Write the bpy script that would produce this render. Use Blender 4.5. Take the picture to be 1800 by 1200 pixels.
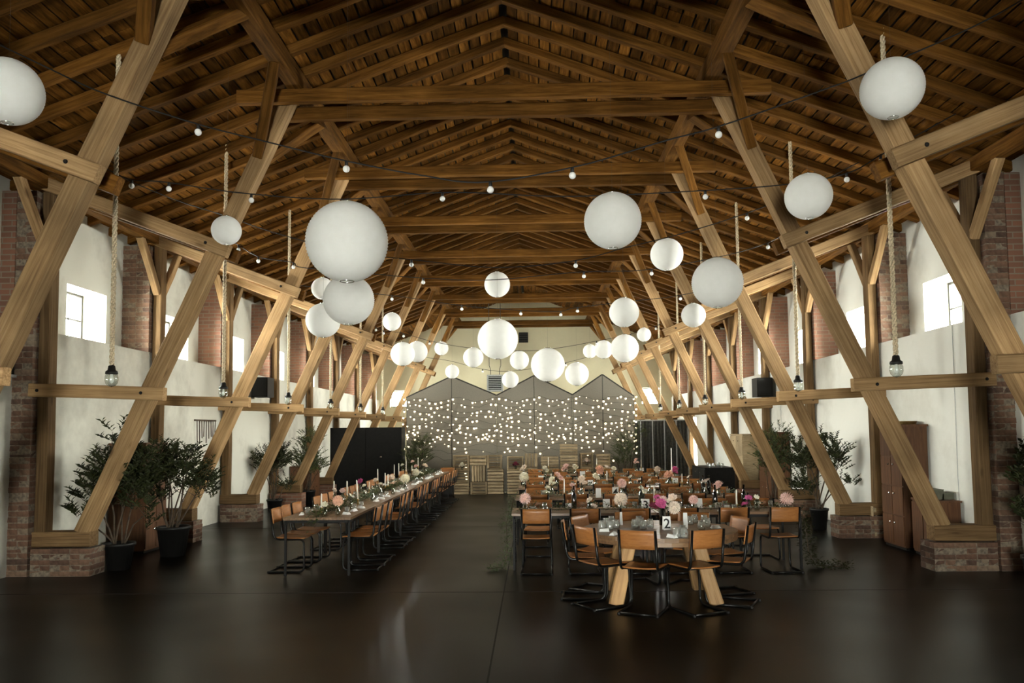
import bpy, math, random
from mathutils import Vector, Matrix
random.seed(7)
for o in list(bpy.data.objects): bpy.data.objects.remove(o)
SC = bpy.context.scene
COL = SC.collection
PI = math.pi

# ------------------------------------------------------------------ camera
F_PX, CAM_H = 1400.0, 1.8
YAW, PITCH, ROLL, SHIFT_PX = math.radians(1.4721), math.radians(3.7), math.radians(0.6), 69.85
_f = Vector((-math.sin(YAW)*math.cos(PITCH), math.cos(YAW)*math.cos(PITCH), math.sin(PITCH)))
_r = Vector((math.cos(YAW), math.sin(YAW), 0)); _u = _r.cross(_f)
RIGHT = _r*math.cos(ROLL) - _u*math.sin(ROLL); UP = _r*math.sin(ROLL) + _u*math.cos(ROLL)
CAM = Vector((0, 0, CAM_H))
cd = bpy.data.cameras.new('camera'); cam = bpy.data.objects.new('camera', cd); COL.objects.link(cam)
cd.sensor_fit = 'HORIZONTAL'; cd.sensor_width = 36; cd.lens = 36*F_PX/1800; cd.shift_y = SHIFT_PX/1800
cd.clip_start = 0.05; cd.clip_end = 200
cam.matrix_world = Matrix((( RIGHT.x, UP.x, -_f.x, 0), (RIGHT.y, UP.y, -_f.y, 0), (RIGHT.z, UP.z, -_f.z, CAM_H), (0, 0, 0, 1)))
SC.camera = cam
def at(px, py, Y=None, X=None, Z=None):
    """world point that the photograph shows at a pixel, on a plane of the hall"""
    d = _f + RIGHT*((px-900)/F_PX) + UP*((600+SHIFT_PX-py)/F_PX)
    if Y is not None: t = Y/d.y
    elif X is not None: t = X/d.x
    else: t = (Z-CAM_H)/d.z
    return CAM + d*t

# ------------------------------------------------------------------ light
SKY = 200.0
w = bpy.data.worlds.new('overcast_sky'); SC.world = w; w.use_nodes = True
bg = w.node_tree.nodes['Background']; bg.inputs[0].default_value = (1.0, 0.995, 0.915, 1); bg.inputs[1].default_value = SKY
SC.view_settings.view_transform = 'Standard'; SC.view_settings.look = 'None'
SC.view_settings.exposure = 0.3; SC.view_settings.gamma = 1.0; SC.view_settings.use_curve_mapping = False
SC.cycles.use_denoising = True
SC.cycles.max_bounces = 10; SC.cycles.diffuse_bounces = 6; SC.cycles.glossy_bounces = 3
SC.cycles.transmission_bounces = 6; SC.cycles.transparent_max_bounces = 12
SC.cycles.sample_clamp_indirect = 8; SC.cycles.caustics_reflective = False; SC.cycles.caustics_refractive = False
def portal(loc, rot, sx, sy):
    """guides the sampling of the daylight through a window opening; gives no light of its own"""
    l = bpy.data.lights.new('window_portal', 'AREA'); l.shape = 'RECTANGLE'; l.size = sx; l.size_y = sy
    l.cycles.is_portal = True
    o = bpy.data.objects.new('window_portal', l); COL.objects.link(o); o.location = loc; o.rotation_euler = rot

# ------------------------------------------------------------------ materials
MATS = {}
def new_mat(name):
    m = bpy.data.materials.new(name); m.use_nodes = True
    nt = m.node_tree; b = nt.nodes['Principled BSDF']
    MATS[name] = m
    return m, nt, b
def N(nt, t, **kw):
    n = nt.nodes.new(t)
    for k, v in kw.items():
        if k.startswith('i_'): n.inputs[k[2:].replace('_', ' ')].default_value = v
        else: setattr(n, k, v)
    return n
def ramp(nt, stops):
    r = nt.nodes.new('ShaderNodeValToRGB'); e = r.color_ramp.elements
    while len(e) < len(stops): e.new(0.5)
    for k, (p, c) in enumerate(stops): e[k].position = p; e[k].color = (*c, 1)
    return r
def plain(name, col, rough=0.6, metal=0.0, spec=0.5, var=0.06, bump=0.0, scale=14):
    m, nt, b = new_mat(name)
    tc = N(nt, 'ShaderNodeTexCoord'); nz = N(nt, 'ShaderNodeTexNoise'); nz.inputs['Scale'].default_value = scale
    nt.links.new(tc.outputs['Object'], nz.inputs['Vector'])
    lo = tuple(max(0, c*(1-var*2)) for c in col); hi = tuple(min(1, c*(1+var*2)) for c in col)
    r = ramp(nt, [(0.3, lo), (0.7, hi)]); nt.links.new(nz.outputs['Fac'], r.inputs[0])
    nt.links.new(r.outputs[0], b.inputs['Base Color'])
    b.inputs['Roughness'].default_value = rough; b.inputs['Metallic'].default_value = metal
    b.inputs['Specular IOR Level'].default_value = spec
    if bump:
        bp = N(nt, 'ShaderNodeBump'); bp.inputs['Strength'].default_value = bump; bp.inputs['Distance'].default_value = 0.02
        nt.links.new(nz.outputs['Fac'], bp.inputs['Height']); nt.links.new(bp.outputs[0], b.inputs['Normal'])
    return m
def wood(name, dark, mid, light, rough=0.75, stretch=(0.7, 11, 11), spec=0.3, rand=0.45, bump=0.25, knots=False):
    """grain along the local X axis of each timber; every timber differs a little"""
    m, nt, b = new_mat(name)
    tc = N(nt, 'ShaderNodeTexCoord'); oi = N(nt, 'ShaderNodeObjectInfo')
    mp = N(nt, 'ShaderNodeMapping'); mp.inputs['Scale'].default_value = stretch
    nt.links.new(tc.outputs['Object'], mp.inputs['Vector'])
    mul = N(nt, 'ShaderNodeMath', operation='MULTIPLY'); mul.inputs[1].default_value = 37.0
    nt.links.new(oi.outputs['Random'], mul.inputs[0])
    nz = N(nt, 'ShaderNodeTexNoise', noise_dimensions='4D'); nz.inputs['Scale'].default_value = 2.2; nz.inputs['Detail'].default_value = 7; nz.inputs['Roughness'].default_value = 0.62; nz.inputs['Distortion'].default_value = 0.6
    nt.links.new(mp.outputs[0], nz.inputs['Vector']); nt.links.new(mul.outputs[0], nz.inputs['W'])
    n2 = N(nt, 'ShaderNodeTexNoise', noise_dimensions='4D'); n2.inputs['Scale'].default_value = 1.3; n2.inputs['Detail'].default_value = 3
    nt.links.new(tc.outputs['Object'], n2.inputs['Vector']); nt.links.new(mul.outputs[0], n2.inputs['W'])
    r = ramp(nt, [(0.28, dark), (0.5, mid), (0.74, light)]); nt.links.new(nz.outputs['Fac'], r.inputs[0])
    r2 = ramp(nt, [(0.3, (1-rand,)*3), (0.7, (1.0+rand*0.3,)*3)]); nt.links.new(n2.outputs['Fac'], r2.inputs[0])
    mx = N(nt, 'ShaderNodeMix', data_type='RGBA', blend_type='MULTIPLY'); mx.inputs[0].default_value = 1.0
    nt.links.new(r.outputs[0], mx.inputs[6]); nt.links.new(r2.outputs[0], mx.inputs[7])
    hs = N(nt, 'ShaderNodeHueSaturation')
    mr = N(nt, 'ShaderNodeMapRange'); mr.inputs[3].default_value = 1-rand*0.6; mr.inputs[4].default_value = 1+rand*0.6
    nt.links.new(oi.outputs['Random'], mr.inputs[0]); nt.links.new(mr.outputs[0], hs.inputs['Value'])
    src = mx.outputs[2]
    if knots:                                                  # scattered dark knots
        vo = N(nt, 'ShaderNodeTexVoronoi', voronoi_dimensions='4D'); vo.inputs['Scale'].default_value = 2.6
        m2 = N(nt, 'ShaderNodeMapping'); m2.inputs['Scale'].default_value = (0.55, 1.6, 1.6)
        nt.links.new(tc.outputs['Object'], m2.inputs['Vector']); nt.links.new(m2.outputs[0], vo.inputs['Vector']); nt.links.new(mul.outputs[0], vo.inputs['W'])
        kr = ramp(nt, [(0.05, (0.25, 0.22, 0.2)), (0.16, (1, 1, 1))]); nt.links.new(vo.outputs['Distance'], kr.inputs[0])
        mk = N(nt, 'ShaderNodeMix', data_type='RGBA', blend_type='MULTIPLY'); mk.inputs[0].default_value = 1.0
        nt.links.new(src, mk.inputs[6]); nt.links.new(kr.outputs[0], mk.inputs[7]); src = mk.outputs[2]
    nt.links.new(src, hs.inputs['Color']); nt.links.new(hs.outputs[0], b.inputs['Base Color'])
    b.inputs['Roughness'].default_value = rough; b.inputs['Specular IOR Level'].default_value = spec
    bp = N(nt, 'ShaderNodeBump'); bp.inputs['Strength'].default_value = bump; bp.inputs['Distance'].default_value = 0.01
    nt.links.new(nz.outputs['Fac'], bp.inputs['Height']); nt.links.new(bp.outputs[0], b.inputs['Normal'])
    return m
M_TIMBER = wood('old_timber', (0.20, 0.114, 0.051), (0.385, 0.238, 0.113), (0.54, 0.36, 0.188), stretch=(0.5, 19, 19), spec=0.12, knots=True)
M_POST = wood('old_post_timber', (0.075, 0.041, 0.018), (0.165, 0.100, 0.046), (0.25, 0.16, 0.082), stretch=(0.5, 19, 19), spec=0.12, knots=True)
M_ROOFWOOD = wood('roof_timber', (0.046, 0.018, 0.0029), (0.130, 0.055, 0.0096), (0.225, 0.102, 0.0215), spec=0.08)
M_BOARD = wood('roof_board', (0.026, 0.0092, 0.0013), (0.130, 0.052, 0.0080), (0.25, 0.112, 0.021), spec=0.06, rand=0.6, stretch=(0.9, 9, 9))
M_PLY = wood('varnished_plywood', (0.26, 0.094, 0.026), (0.39, 0.155, 0.043), (0.47, 0.205, 0.062), rough=0.4, spec=0.5, rand=0.25, stretch=(3, 40, 40), bump=0.03)
M_TABLE = wood('table_wood', (0.10, 0.055, 0.028), (0.23, 0.13, 0.065), (0.35, 0.215, 0.115), rough=0.4, spec=0.45, rand=0.25, stretch=(1.2, 14, 14), bump=0.08)
M_TRESTLE = wood('trestle_wood', (0.24, 0.12, 0.045), (0.44, 0.255, 0.105), (0.56, 0.36, 0.17), rough=0.55)
M_CRATE = wood('crate_wood', (0.27, 0.19, 0.10), (0.46, 0.35, 0.21), (0.60, 0.48, 0.31), rand=0.5, stretch=(3, 30, 30))
M_CABINET = wood('cabinet_wood', (0.055, 0.021, 0.009), (0.105, 0.044, 0.018), (0.15, 0.07, 0.029), rough=0.5, stretch=(12, 12, 1.2), rand=0.25)
M_STEEL = plain('black_steel', (0.004, 0.0038, 0.0035), 0.30, 0.0, 0.25)
M_CHROME = plain('chrome', (0.6, 0.6, 0.58), 0.2, 1.0)
M_BLACK = plain('black_paint', (0.006, 0.0055, 0.005), 0.6, 0.0, 0.25, var=0.15)
M_DARK = plain('dark_plastic', (0.009, 0.0085, 0.008), 0.5, 0.0, 0.3)
M_CORD = plain('black_cable', (0.008, 0.008, 0.008), 0.6)
M_ROPE = plain('hemp_rope', (0.52, 0.43, 0.29), 0.9, var=0.2, scale=60)
M_CANDLE = plain('candle_wax', (0.86, 0.83, 0.72), 0.5)
M_CARD = plain('white_card', (0.85, 0.86, 0.84), 0.7, var=0.02)
M_INK = plain('black_ink', (0.012, 0.012, 0.012), 0.7)
M_PORC = plain('white_porcelain', (0.82, 0.82, 0.79), 0.3)
M_LEAF = plain('leaf_green', (0.060, 0.078, 0.024), 0.5, 0.0, 0.3, var=0.35, scale=9)
M_LEAFD = plain('leaf_dark', (0.027, 0.033, 0.010), 0.6, 0.0, 0.2, var=0.35, scale=9)
M_EUCA = plain('eucalyptus_leaf', (0.105, 0.14, 0.075), 0.6, var=0.3, scale=20)
M_BARK = plain('twig_bark', (0.07, 0.048, 0.03), 0.85, var=0.25)
M_SOIL = plain('soil', (0.03, 0.02, 0.014), 0.95)
M_BRASS = plain('brass', (0.45, 0.31, 0.12), 0.35, 1.0)
M_MORTAR = plain('mortar', (0.17, 0.135, 0.10), 0.95, var=0.2, bump=0.3, scale=30)
M_SCREEN = plain('taupe_canvas', (0.225, 0.205, 0.165), 0.85, var=0.05, bump=0.05, scale=90)
M_FRAME = plain('dark_metal_frame', (0.035, 0.032, 0.027), 0.5)
M_HEAT = plain('heater_grey', (0.42, 0.43, 0.42), 0.5)
M_PEACH = plain('petal_peach', (0.85, 0.52, 0.38), 0.6, var=0.12)
M_PINK = plain('petal_pale_pink', (0.87, 0.60, 0.54), 0.6, var=0.12)
M_BLUSH = plain('petal_blush', (0.89, 0.74, 0.63), 0.6, var=0.1)
M_WHITE = plain('petal_cream', (0.86, 0.82, 0.68), 0.6, var=0.08)
M_MAGENTA = plain('petal_magenta', (0.60, 0.12, 0.30), 0.6, var=0.15)
M_WINE = plain('petal_wine', (0.22, 0.03, 0.06), 0.6, var=0.2)
M_RED = plain('red_plastic', (0.35, 0.02, 0.02), 0.4)
M_GREYPANEL = plain('grey_curtain', (0.085, 0.085, 0.075), 0.8, var=0.15)

def wall_mat(name, col, stain, cover=0.35):
    m, nt, b = new_mat(name)
    tc = N(nt, 'ShaderNodeTexCoord')
    a = N(nt, 'ShaderNodeTexNoise'); a.inputs['Scale'].default_value = 0.55; a.inputs['Detail'].default_value = 9; a.inputs['Roughness'].default_value = 0.62
    c = N(nt, 'ShaderNodeTexNoise'); c.inputs['Scale'].default_value = 9; c.inputs['Detail'].default_value = 6
    nt.links.new(tc.outputs['Object'], a.inputs['Vector']); nt.links.new(tc.outputs['Object'], c.inputs['Vector'])
    r = ramp(nt, [(0.30, stain), (0.30+cover, col)]); nt.links.new(a.outputs['Fac'], r.inputs[0])
    nt.links.new(r.outputs[0], b.inputs['Base Color']); b.inputs['Roughness'].default_value = 0.92; b.inputs['Specular IOR Level'].default_value = 0.2
    bp = N(nt, 'ShaderNodeBump'); bp.inputs['Strength'].default_value = 0.18; bp.inputs['Distance'].default_value = 0.02
    nt.links.new(c.outputs['Fac'], bp.inputs['Height']); nt.links.new(bp.outputs[0], b.inputs['Normal'])
    return m
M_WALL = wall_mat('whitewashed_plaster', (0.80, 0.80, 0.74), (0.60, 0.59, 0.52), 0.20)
M_WALLDIM_STAIN = wall_mat('dimmed_stained_plaster', (0.66, 0.65, 0.57), (0.36, 0.345, 0.295), 0.22)  # real grey smudges; base colour also lowered so the left side reads dimmer
M_GABLE = wall_mat('cream_plaster', (0.66, 0.61, 0.42), (0.58, 0.53, 0.36), 0.3)

def brick_piece_mat():
    m, nt, b = new_mat('brick')
    oi = N(nt, 'ShaderNodeObjectInfo'); tc = N(nt, 'ShaderNodeTexCoord')
    nz = N(nt, 'ShaderNodeTexNoise'); nz.inputs['Scale'].default_value = 18; nz.inputs['Detail'].default_value = 6
    nt.links.new(tc.outputs['Object'], nz.inputs['Vector'])
    r = ramp(nt, [(0, (0.085, 0.048, 0.033)), (0.45, (0.155, 0.078, 0.048)), (0.85, (0.20, 0.115, 0.073)), (1, (0.24, 0.185, 0.13))])
    nt.links.new(oi.outputs['Random'], r.inputs[0])
    r2 = ramp(nt, [(0.3, (0.55,)*3), (0.65, (1.0,)*3)]); nt.links.new(nz.outputs['Fac'], r2.inputs[0])
    mx = N(nt, 'ShaderNodeMix', data_type='RGBA', blend_type='MULTIPLY'); mx.inputs[0].default_value = 1
    nt.links.new(r.outputs[0], mx.inputs[6]); nt.links.new(r2.outputs[0], mx.inputs[7]); nt.links.new(mx.outputs[2], b.inputs['Base Color'])
    b.inputs['Roughness'].default_value = 0.9
    bp = N(nt, 'ShaderNodeBump'); bp.inputs['Strength'].default_value = 0.4; bp.inputs['Distance'].default_value = 0.01
    nt.links.new(nz.outputs['Fac'], bp.inputs['Height']); nt.links.new(bp.outputs[0], b.inputs['Normal'])
    return m
M_BRICK = brick_piece_mat()

def brick_far_mat():
    """bricks too far away to tell apart"""
    m, nt, b = new_mat('far_brickwork')
    geo = N(nt, 'ShaderNodeNewGeometry'); sp = N(nt, 'ShaderNodeSeparateXYZ'); nt.links.new(geo.outputs['Position'], sp.inputs[0])
    ad = N(nt, 'ShaderNodeMath', operation='ADD'); nt.links.new(sp.outputs['X'], ad.inputs[0]); nt.links.new(sp.outputs['Y'], ad.inputs[1])
    cb = N(nt, 'ShaderNodeCombineXYZ'); nt.links.new(ad.outputs[0], cb.inputs['X']); nt.links.new(sp.outputs['Z'], cb.inputs['Y'])
    bt = N(nt, 'ShaderNodeTexBrick'); bt.inputs['Scale'].default_value = 1.0; bt.inputs['Brick Width'].default_value = 0.25; bt.inputs['Row Height'].default_value = 0.077
    bt.inputs['Mortar Size'].default_value = 0.008; bt.inputs['Color1'].default_value = (0.225, 0.10, 0.06, 1); bt.inputs['Color2'].default_value = (0.15, 0.072, 0.047, 1); bt.inputs['Mortar'].default_value = (0.20, 0.16, 0.12, 1)
    nt.links.new(cb.outputs[0], bt.inputs['Vector']); nt.links.new(bt.outputs['Color'], b.inputs['Base Color'])
    bp = N(nt, 'ShaderNodeBump', invert=True); bp.inputs['Strength'].default_value = 0.6; bp.inputs['Distance'].default_value = 0.01
    nt.links.new(bt.outputs['Fac'], bp.inputs['Height']); nt.links.new(bp.outputs[0], b.inputs['Normal'])
    b.inputs['Roughness'].default_value = 0.92
    return m
M_BRICKFAR = brick_far_mat()

def floor_mat():
    m, nt, b = new_mat('polished_dark_screed')
    tc = N(nt, 'ShaderNodeTexCoord')
    a = N(nt, 'ShaderNodeTexNoise'); a.inputs['Scale'].default_value = 0.6; a.inputs['Detail'].default_value = 3; a.inputs['Roughness'].default_value = 0.5
    c = N(nt, 'ShaderNodeTexNoise'); c.inputs['Scale'].default_value = 3.5; c.inputs['Detail'].default_value = 5
    nt.links.new(tc.outputs['Object'], a.inputs['Vector']); nt.links.new(tc.outputs['Object'], c.inputs['Vector'])
    r = ramp(nt, [(0.3, (0.0050, 0.0041, 0.0027)), (0.7, (0.0085, 0.0070, 0.0046))]); nt.links.new(a.outputs['Fac'], r.inputs[0]); nt.links.new(r.outputs[0], b.inputs['Base Color'])
    mr = N(nt, 'ShaderNodeMapRange'); mr.inputs[1].default_value = 0.3; mr.inputs[2].default_value = 0.7; mr.inputs[3].default_value = 0.29; mr.inputs[4].default_value = 0.36
    g = N(nt, 'ShaderNodeTexNoise'); g.inputs['Scale'].default_value = 0.8; g.inputs['Detail'].default_value = 1.0; nt.links.new(tc.outputs['Object'], g.inputs['Vector'])
    nt.links.new(g.outputs['Fac'], mr.inputs[0]); nt.links.new(mr.outputs[0], b.inputs['Roughness'])
    b.inputs['Specular IOR Level'].default_value = 0.11
    return m
M_FLOOR = floor_mat()

def paper_mat():
    m, nt, b = new_mat('rice_paper')
    out = nt.nodes['Material Output']
    d = N(nt, 'ShaderNodeBsdfDiffuse'); t = N(nt, 'ShaderNodeBsdfTranslucent'); mx = N(nt, 'ShaderNodeMixShader'); mx.inputs[0].default_value = 0.42
    tc = N(nt, 'ShaderNodeTexCoord'); nz = N(nt, 'ShaderNodeTexNoise'); nz.inputs['Scale'].default_value = 12; nz.inputs['Detail'].default_value = 5
    nt.links.new(tc.outputs['Object'], nz.inputs['Vector'])
    r = ramp(nt, [(0.3, (0.94, 0.94, 0.915)), (0.7, (0.975, 0.975, 0.955))]); nt.links.new(nz.outputs['Fac'], r.inputs[0])
    nt.links.new(r.outputs[0], d.inputs[0]); nt.links.new(r.outputs[0], t.inputs[0])
    nt.links.new(d.outputs[0], mx.inputs[1]); nt.links.new(t.outputs[0], mx.inputs[2]); nt.links.new(mx.outputs[0], out.inputs[0])
    return m
M_PAPER = paper_mat()

def glass_mat(name, tint, gloss=0.12, rough=0.03):
    m, nt, b = new_mat(name)
    out = nt.nodes['Material Output']
    tr = N(nt, 'ShaderNodeBsdfTransparent'); tr.inputs[0].default_value = (*tint, 1)
    gl = N(nt, 'ShaderNodeBsdfGlossy'); gl.inputs['Roughness'].default_value = rough
    lw = N(nt, 'ShaderNodeLayerWeight'); lw.inputs[0].default_value = 0.35
    ad = N(nt, 'ShaderNodeMath', operation='MULTIPLY_ADD'); ad.inputs[1].default_value = 0.6; ad.inputs[2].default_value = gloss
    nt.links.new(lw.outputs['Facing'], ad.inputs[0])
    mx = N(nt, 'ShaderNodeMixShader'); nt.links.new(ad.outputs[0], mx.inputs[0]); nt.links.new(tr.outputs[0], mx.inputs[1]); nt.links.new(gl.outputs[0], mx.inputs[2])
    nt.links.new(mx.outputs[0], out.inputs[0])
    return m
M_GLASS = glass_mat('clear_glass', (0.90, 0.93, 0.90))
def frosted():
    m = glass_mat('milky_glass', (0.93, 0.95, 0.93), 0.15); nt = m.node_tree; out = nt.nodes['Material Output']
    d = N(nt, 'ShaderNodeBsdfDiffuse'); d.inputs[0].default_value = (0.85, 0.86, 0.83, 1); mx = N(nt, 'ShaderNodeMixShader'); mx.inputs[0].default_value = 0.13
    nt.links.new(out.inputs[0].links[0].from_socket, mx.inputs[1]); nt.links.new(d.outputs[0], mx.inputs[2]); nt.links.new(mx.outputs[0], out.inputs[0])
    return m
M_MILKY = frosted()
M_PANE = glass_mat('window_glass', (0.97, 0.98, 0.97), 0.02)
M_BOTTLE = glass_mat('dark_green_glass', (0.10, 0.13, 0.09), 0.08)

def emit(name, col, s):
    m, nt, b = new_mat(name)
    b.inputs['Base Color'].default_value = (0.9, 0.88, 0.8, 1); b.inputs['Emission Color'].default_value = (*col, 1); b.inputs['Emission Strength'].default_value = s
    return m
M_BULBLIT = emit('lit_fairy_bulb', (1.0, 0.84, 0.56), 1.7)
M_BULBWHITE = plain('opal_bulb', (0.88, 0.88, 0.85), 0.25, var=0.01)

# ------------------------------------------------------------------ mesh helpers
class MB:
    def __init__(s): s.v = []; s.f = []
    def add(s, vs, fs):
        k = len(s.v); s.v += [tuple(v) for v in vs]; s.f += [tuple(i+k for i in f) for f in fs]; return s
    def box(s, c, d, rz=0.0):
        x, y, z = d[0]/2, d[1]/2, d[2]/2; ca, sa = math.cos(rz), math.sin(rz)
        vs = []
        for k in (-1, 1):
            for (a, b_) in ((-1, -1), (1, -1), (1, 1), (-1, 1)):
                X, Y = a*x, b_*y; vs.append((c[0]+X*ca-Y*sa, c[1]+X*sa+Y*ca, c[2]+k*z))
        return s.add(vs, [(3, 2, 1, 0), (4, 5, 6, 7), (0, 1, 5, 4), (1, 2, 6, 5), (2, 3, 7, 6), (3, 0, 4, 7)])
    def span(s, a, b):
        return s.box([(a[i]+b[i])/2 for i in range(3)], [abs(b[i]-a[i]) for i in range(3)])
    def tube(s, pts, r, n=8, cap=True):
        pts = [Vector(p) for p in pts]; rr = r if isinstance(r, (list, tuple)) else [r]*len(pts)
        rings = []; nrm = None
        for i, p in enumerate(pts):
            t = (pts[min(i+1, len(pts)-1)]-pts[max(i-1, 0)]).normalized()
            if nrm is None:
                nrm = t.cross(Vector((0, 0, 1)) if abs(t.z) < 0.9 else Vector((1, 0, 0))).normalized()
            nrm = (nrm - t*nrm.dot(t)).normalized(); bi = t.cross(nrm)
            rings.append([p+(nrm*math.cos(2*PI*k/n)+bi*math.sin(2*PI*k/n))*rr[i] for k in range(n)])
        vs = [v for q in rings for v in q]; fs = []
        for i in range(len(pts)-1):
            for k in range(n): fs.append((i*n+k, i*n+(k+1) % n, (i+1)*n+(k+1) % n, (i+1)*n+k))
        if cap: fs += [tuple(range(n))[::-1], tuple((len(pts)-1)*n+k for k in range(n))]
        return s.add(vs, fs)
    def lathe(s, prof, n=16, c=(0, 0, 0)):
        vs = []; fs = []
        for (r, z) in prof:
            for k in range(n): vs.append((c[0]+r*math.cos(2*PI*k/n), c[1]+r*math.sin(2*PI*k/n), c[2]+z))
        for i in range(len(prof)-1):
            for k in range(n): fs.append((i*n+k, i*n+(k+1) % n, (i+1)*n+(k+1) % n, (i+1)*n+k))
        return s.add(vs, fs)
    def ball(s, c, r, n=12, m=8, sz=1.0):
        return s.lathe([(max(1e-4, r*math.sin(PI*i/m)), -r*sz*math.cos(PI*i/m)) for i in range(m+1)], n, c)
    def leaf(s, p, d, up, L, W, bend=0.2):
        d = Vector(d).normalized(); side = d.cross(Vector(up))
        if side.length < 1e-3: side = d.cross(Vector((1, 0.3, 0)))
        side.normalize(); nn = side.cross(d)
        p = Vector(p); m_ = p+d*L*0.5+nn*(bend*L*0.25)
        return s.add([p, m_+side*W/2, p+d*L-nn*bend*L*0.2, m_-side*W/2], [(0, 1, 2), (0, 2, 3)])
    def mesh(s, name, mat, smooth=False):
        me = bpy.data.meshes.new(name); me.from_pydata(s.v, [], s.f); me.update()
        if mat: me.materials.append(mat)
        if smooth: me.polygons.foreach_set('use_smooth', [True]*len(me.polygons))
        return me
    def build(s, name, mat, parent=None, smooth=False, loc=None):
        return link(name, s.mesh(name, mat, smooth), parent, loc)
def link(name, me, parent=None, loc=None, rot=None):
    o = bpy.data.objects.new(name, me); COL.objects.link(o); o.parent = parent
    if loc is not None: o.location = loc
    if rot is not None: o.rotation_euler = rot
    return o
def tag(o, label=None, cat=None, group=None, kind=None):
    if label: o['label'] = label
    if cat: o['category'] = cat
    if group: o['group'] = group
    if kind: o['kind'] = kind
    return o
def thing(name, loc, label, cat, group=None, rz=0.0):
    o = bpy.data.objects.new(name, None); COL.objects.link(o); o.empty_display_size = 0.1
    o.location = loc; o.rotation_euler = (0, 0, rz)
    return tag(o, label, cat, group)
KIDS = {}
def copy_tree(root, loc, rz, label=None, group=None):
    def cp(o, par):
        c = o.copy(); COL.objects.link(c); c.parent = par
        for ch in KIDS.get(o.name) or o.children: cp(ch, c)
        return c
    r = cp(root, None); r.location = loc; r.rotation_euler = (0, 0, rz)
    if label: r['label'] = label
    if group: r['group'] = group
    return r
def beam_mesh(L, wy, hz, mat, name='timber', seg=None, wob=0.006, ch=0.012):
    """a hand-hewn timber along local X, 0..L, with chamfered and slightly wavy edges"""
    seg = seg or max(2, int(L/0.8)); m = MB(); y, z = wy/2, hz/2
    sec = [(-y+ch, -z), (y-ch, -z), (y, -z+ch), (y, z-ch), (y-ch, z), (-y+ch, z), (-y, z-ch), (-y, -z+ch)]
    vs = []; fs = []
    for i in range(seg+1):
        oy, oz = random.uniform(-wob, wob), random.uniform(-wob, wob); k = 1+random.uniform(-1, 1)*wob*3
        for (a, b) in sec: vs.append((L*i/seg, a*k+oy, b*k+oz))
    for i in range(seg):
        for k in range(8): fs.append((i*8+k, i*8+(k+1) % 8, (i+1)*8+(k+1) % 8, (i+1)*8+k))
    fs += [tuple(range(8))[::-1], tuple(seg*8+k for k in range(8))]
    m.add(vs, [f[::-1] for f in fs])
    me = m.mesh(name, mat); me.flip_normals()
    return me
def beam(name, p0, p1, wid, hei, mat, parent=None, side=None, me=None):
    """timber from p0 to p1; 'wid' is measured along 'side', 'hei' across it"""
    p0, p1 = Vector(p0), Vector(p1); d = (p1-p0); L = d.length; d.normalize()
    s = Vector(side) if side is not None else Vector((0, 0, 1)).cross(d)
    s = (s-d*s.dot(d)).normalized(); u = d.cross(s)
    me = me or beam_mesh(L, wid, hei, mat, name)
    o = bpy.data.objects.new(name, me); COL.objects.link(o)
    base = parent.location.copy() if parent else Vector((0, 0, 0))
    o.parent = parent
    o.matrix_local = Matrix(((d.x, s.x, u.x, p0.x-base.x), (d.y, s.y, u.y, p0.y-base.y), (d.z, s.z, u.z, p0.z-base.z), (0, 0, 0, 1)))
    return o
ORD = ['first', 'second', 'third', 'fourth', 'fifth', 'sixth', 'seventh', 'eighth', 'ninth', 'tenth', 'eleventh', 'twelfth', 'thirteenth', 'fourteenth', 'fifteenth', 'sixteenth', 'seventeenth', 'eighteenth', 'nineteenth', 'twentieth']
SIDE = {-1: 'left', 1: 'right'}

# ------------------------------------------------------------------ the hall
XC, BAY = -0.36, 3.15
TR = {n: n*BAY for n in [1.33+k for k in range(10)]}          # truss planes
TRY = list(TR.values())
Y0, Y1 = -5.0, 34.0
WALL_NEAR, WALL_IN, UPPER_IN, PIER_IN, POST_IN = 6.50, 6.25, 6.70, 6.22, 6.06
LEDGE, EAVE = 3.25, 5.30
PITCH_T, APEX = 0.371, 7.65
def roof_z(h): return APEX-PITCH_T*abs(h)

fl = MB().span((-9, Y0-0.4, -0.12), (9, Y1+0.4, 0.0)).build('floor', M_FLOOR); tag(fl, kind='structure')
for a, b in (((-0.36, Y0, 0), (-0.345, Y1, 0.0015)), ((-7, 9.16, 0), (6.2, 9.172, 0.0015)), ((-7, 15.46, 0), (6.2, 15.472, 0.0015))):
    MB().span(a, b).build('expansion_joint', plain('joint_filler', (0.010, 0.009, 0.008), 0.8), fl)

def window_unit(idx, c, wy, hz, s, label, cols=3, rows=2):
    """steel window in a wall of side s; c centre of the opening"""
    w_ = thing('window_%d' % idx, c, None, None); tag(w_, kind='structure'); w_['label'] = label
    fr = MB()
    for yy in (-wy/2+0.02, wy/2-0.02): fr.box((0, yy, 0), (0.05, 0.04, hz))
    for zz in (-hz/2+0.02, hz/2-0.02): fr.box((0, 0, zz), (0.05, wy-0.08, 0.04))
    fr.build('window_frame', M_FRAME, w_)
    for k in range(1, cols): MB().box((0, -wy/2+wy*k/cols, 0), (0.03, 0.03, hz-0.08)).build('mullion', M_FRAME, w_)
    for k in range(1, rows): MB().box((0, 0, -hz/2+hz*k/rows), (0.03, wy-0.08, 0.03)).build('glazing_bar', M_FRAME, w_)
    pm = MB().box((0, 0, 0), (0.006, (wy-0.08)/cols-0.02, (hz-0.08)/rows-0.02)).mesh('pane', M_PANE)
    for a in range(cols):
        for b in range(rows): link('pane', pm, w_, (0, -wy/2+wy*(a+0.5)/cols, -hz/2+hz*(b+0.5)/rows))
    return w_
SIDE_WIN = (28.9, 30.1, 0.42, 2.3)                              # tall bright window low in the right wall
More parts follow.
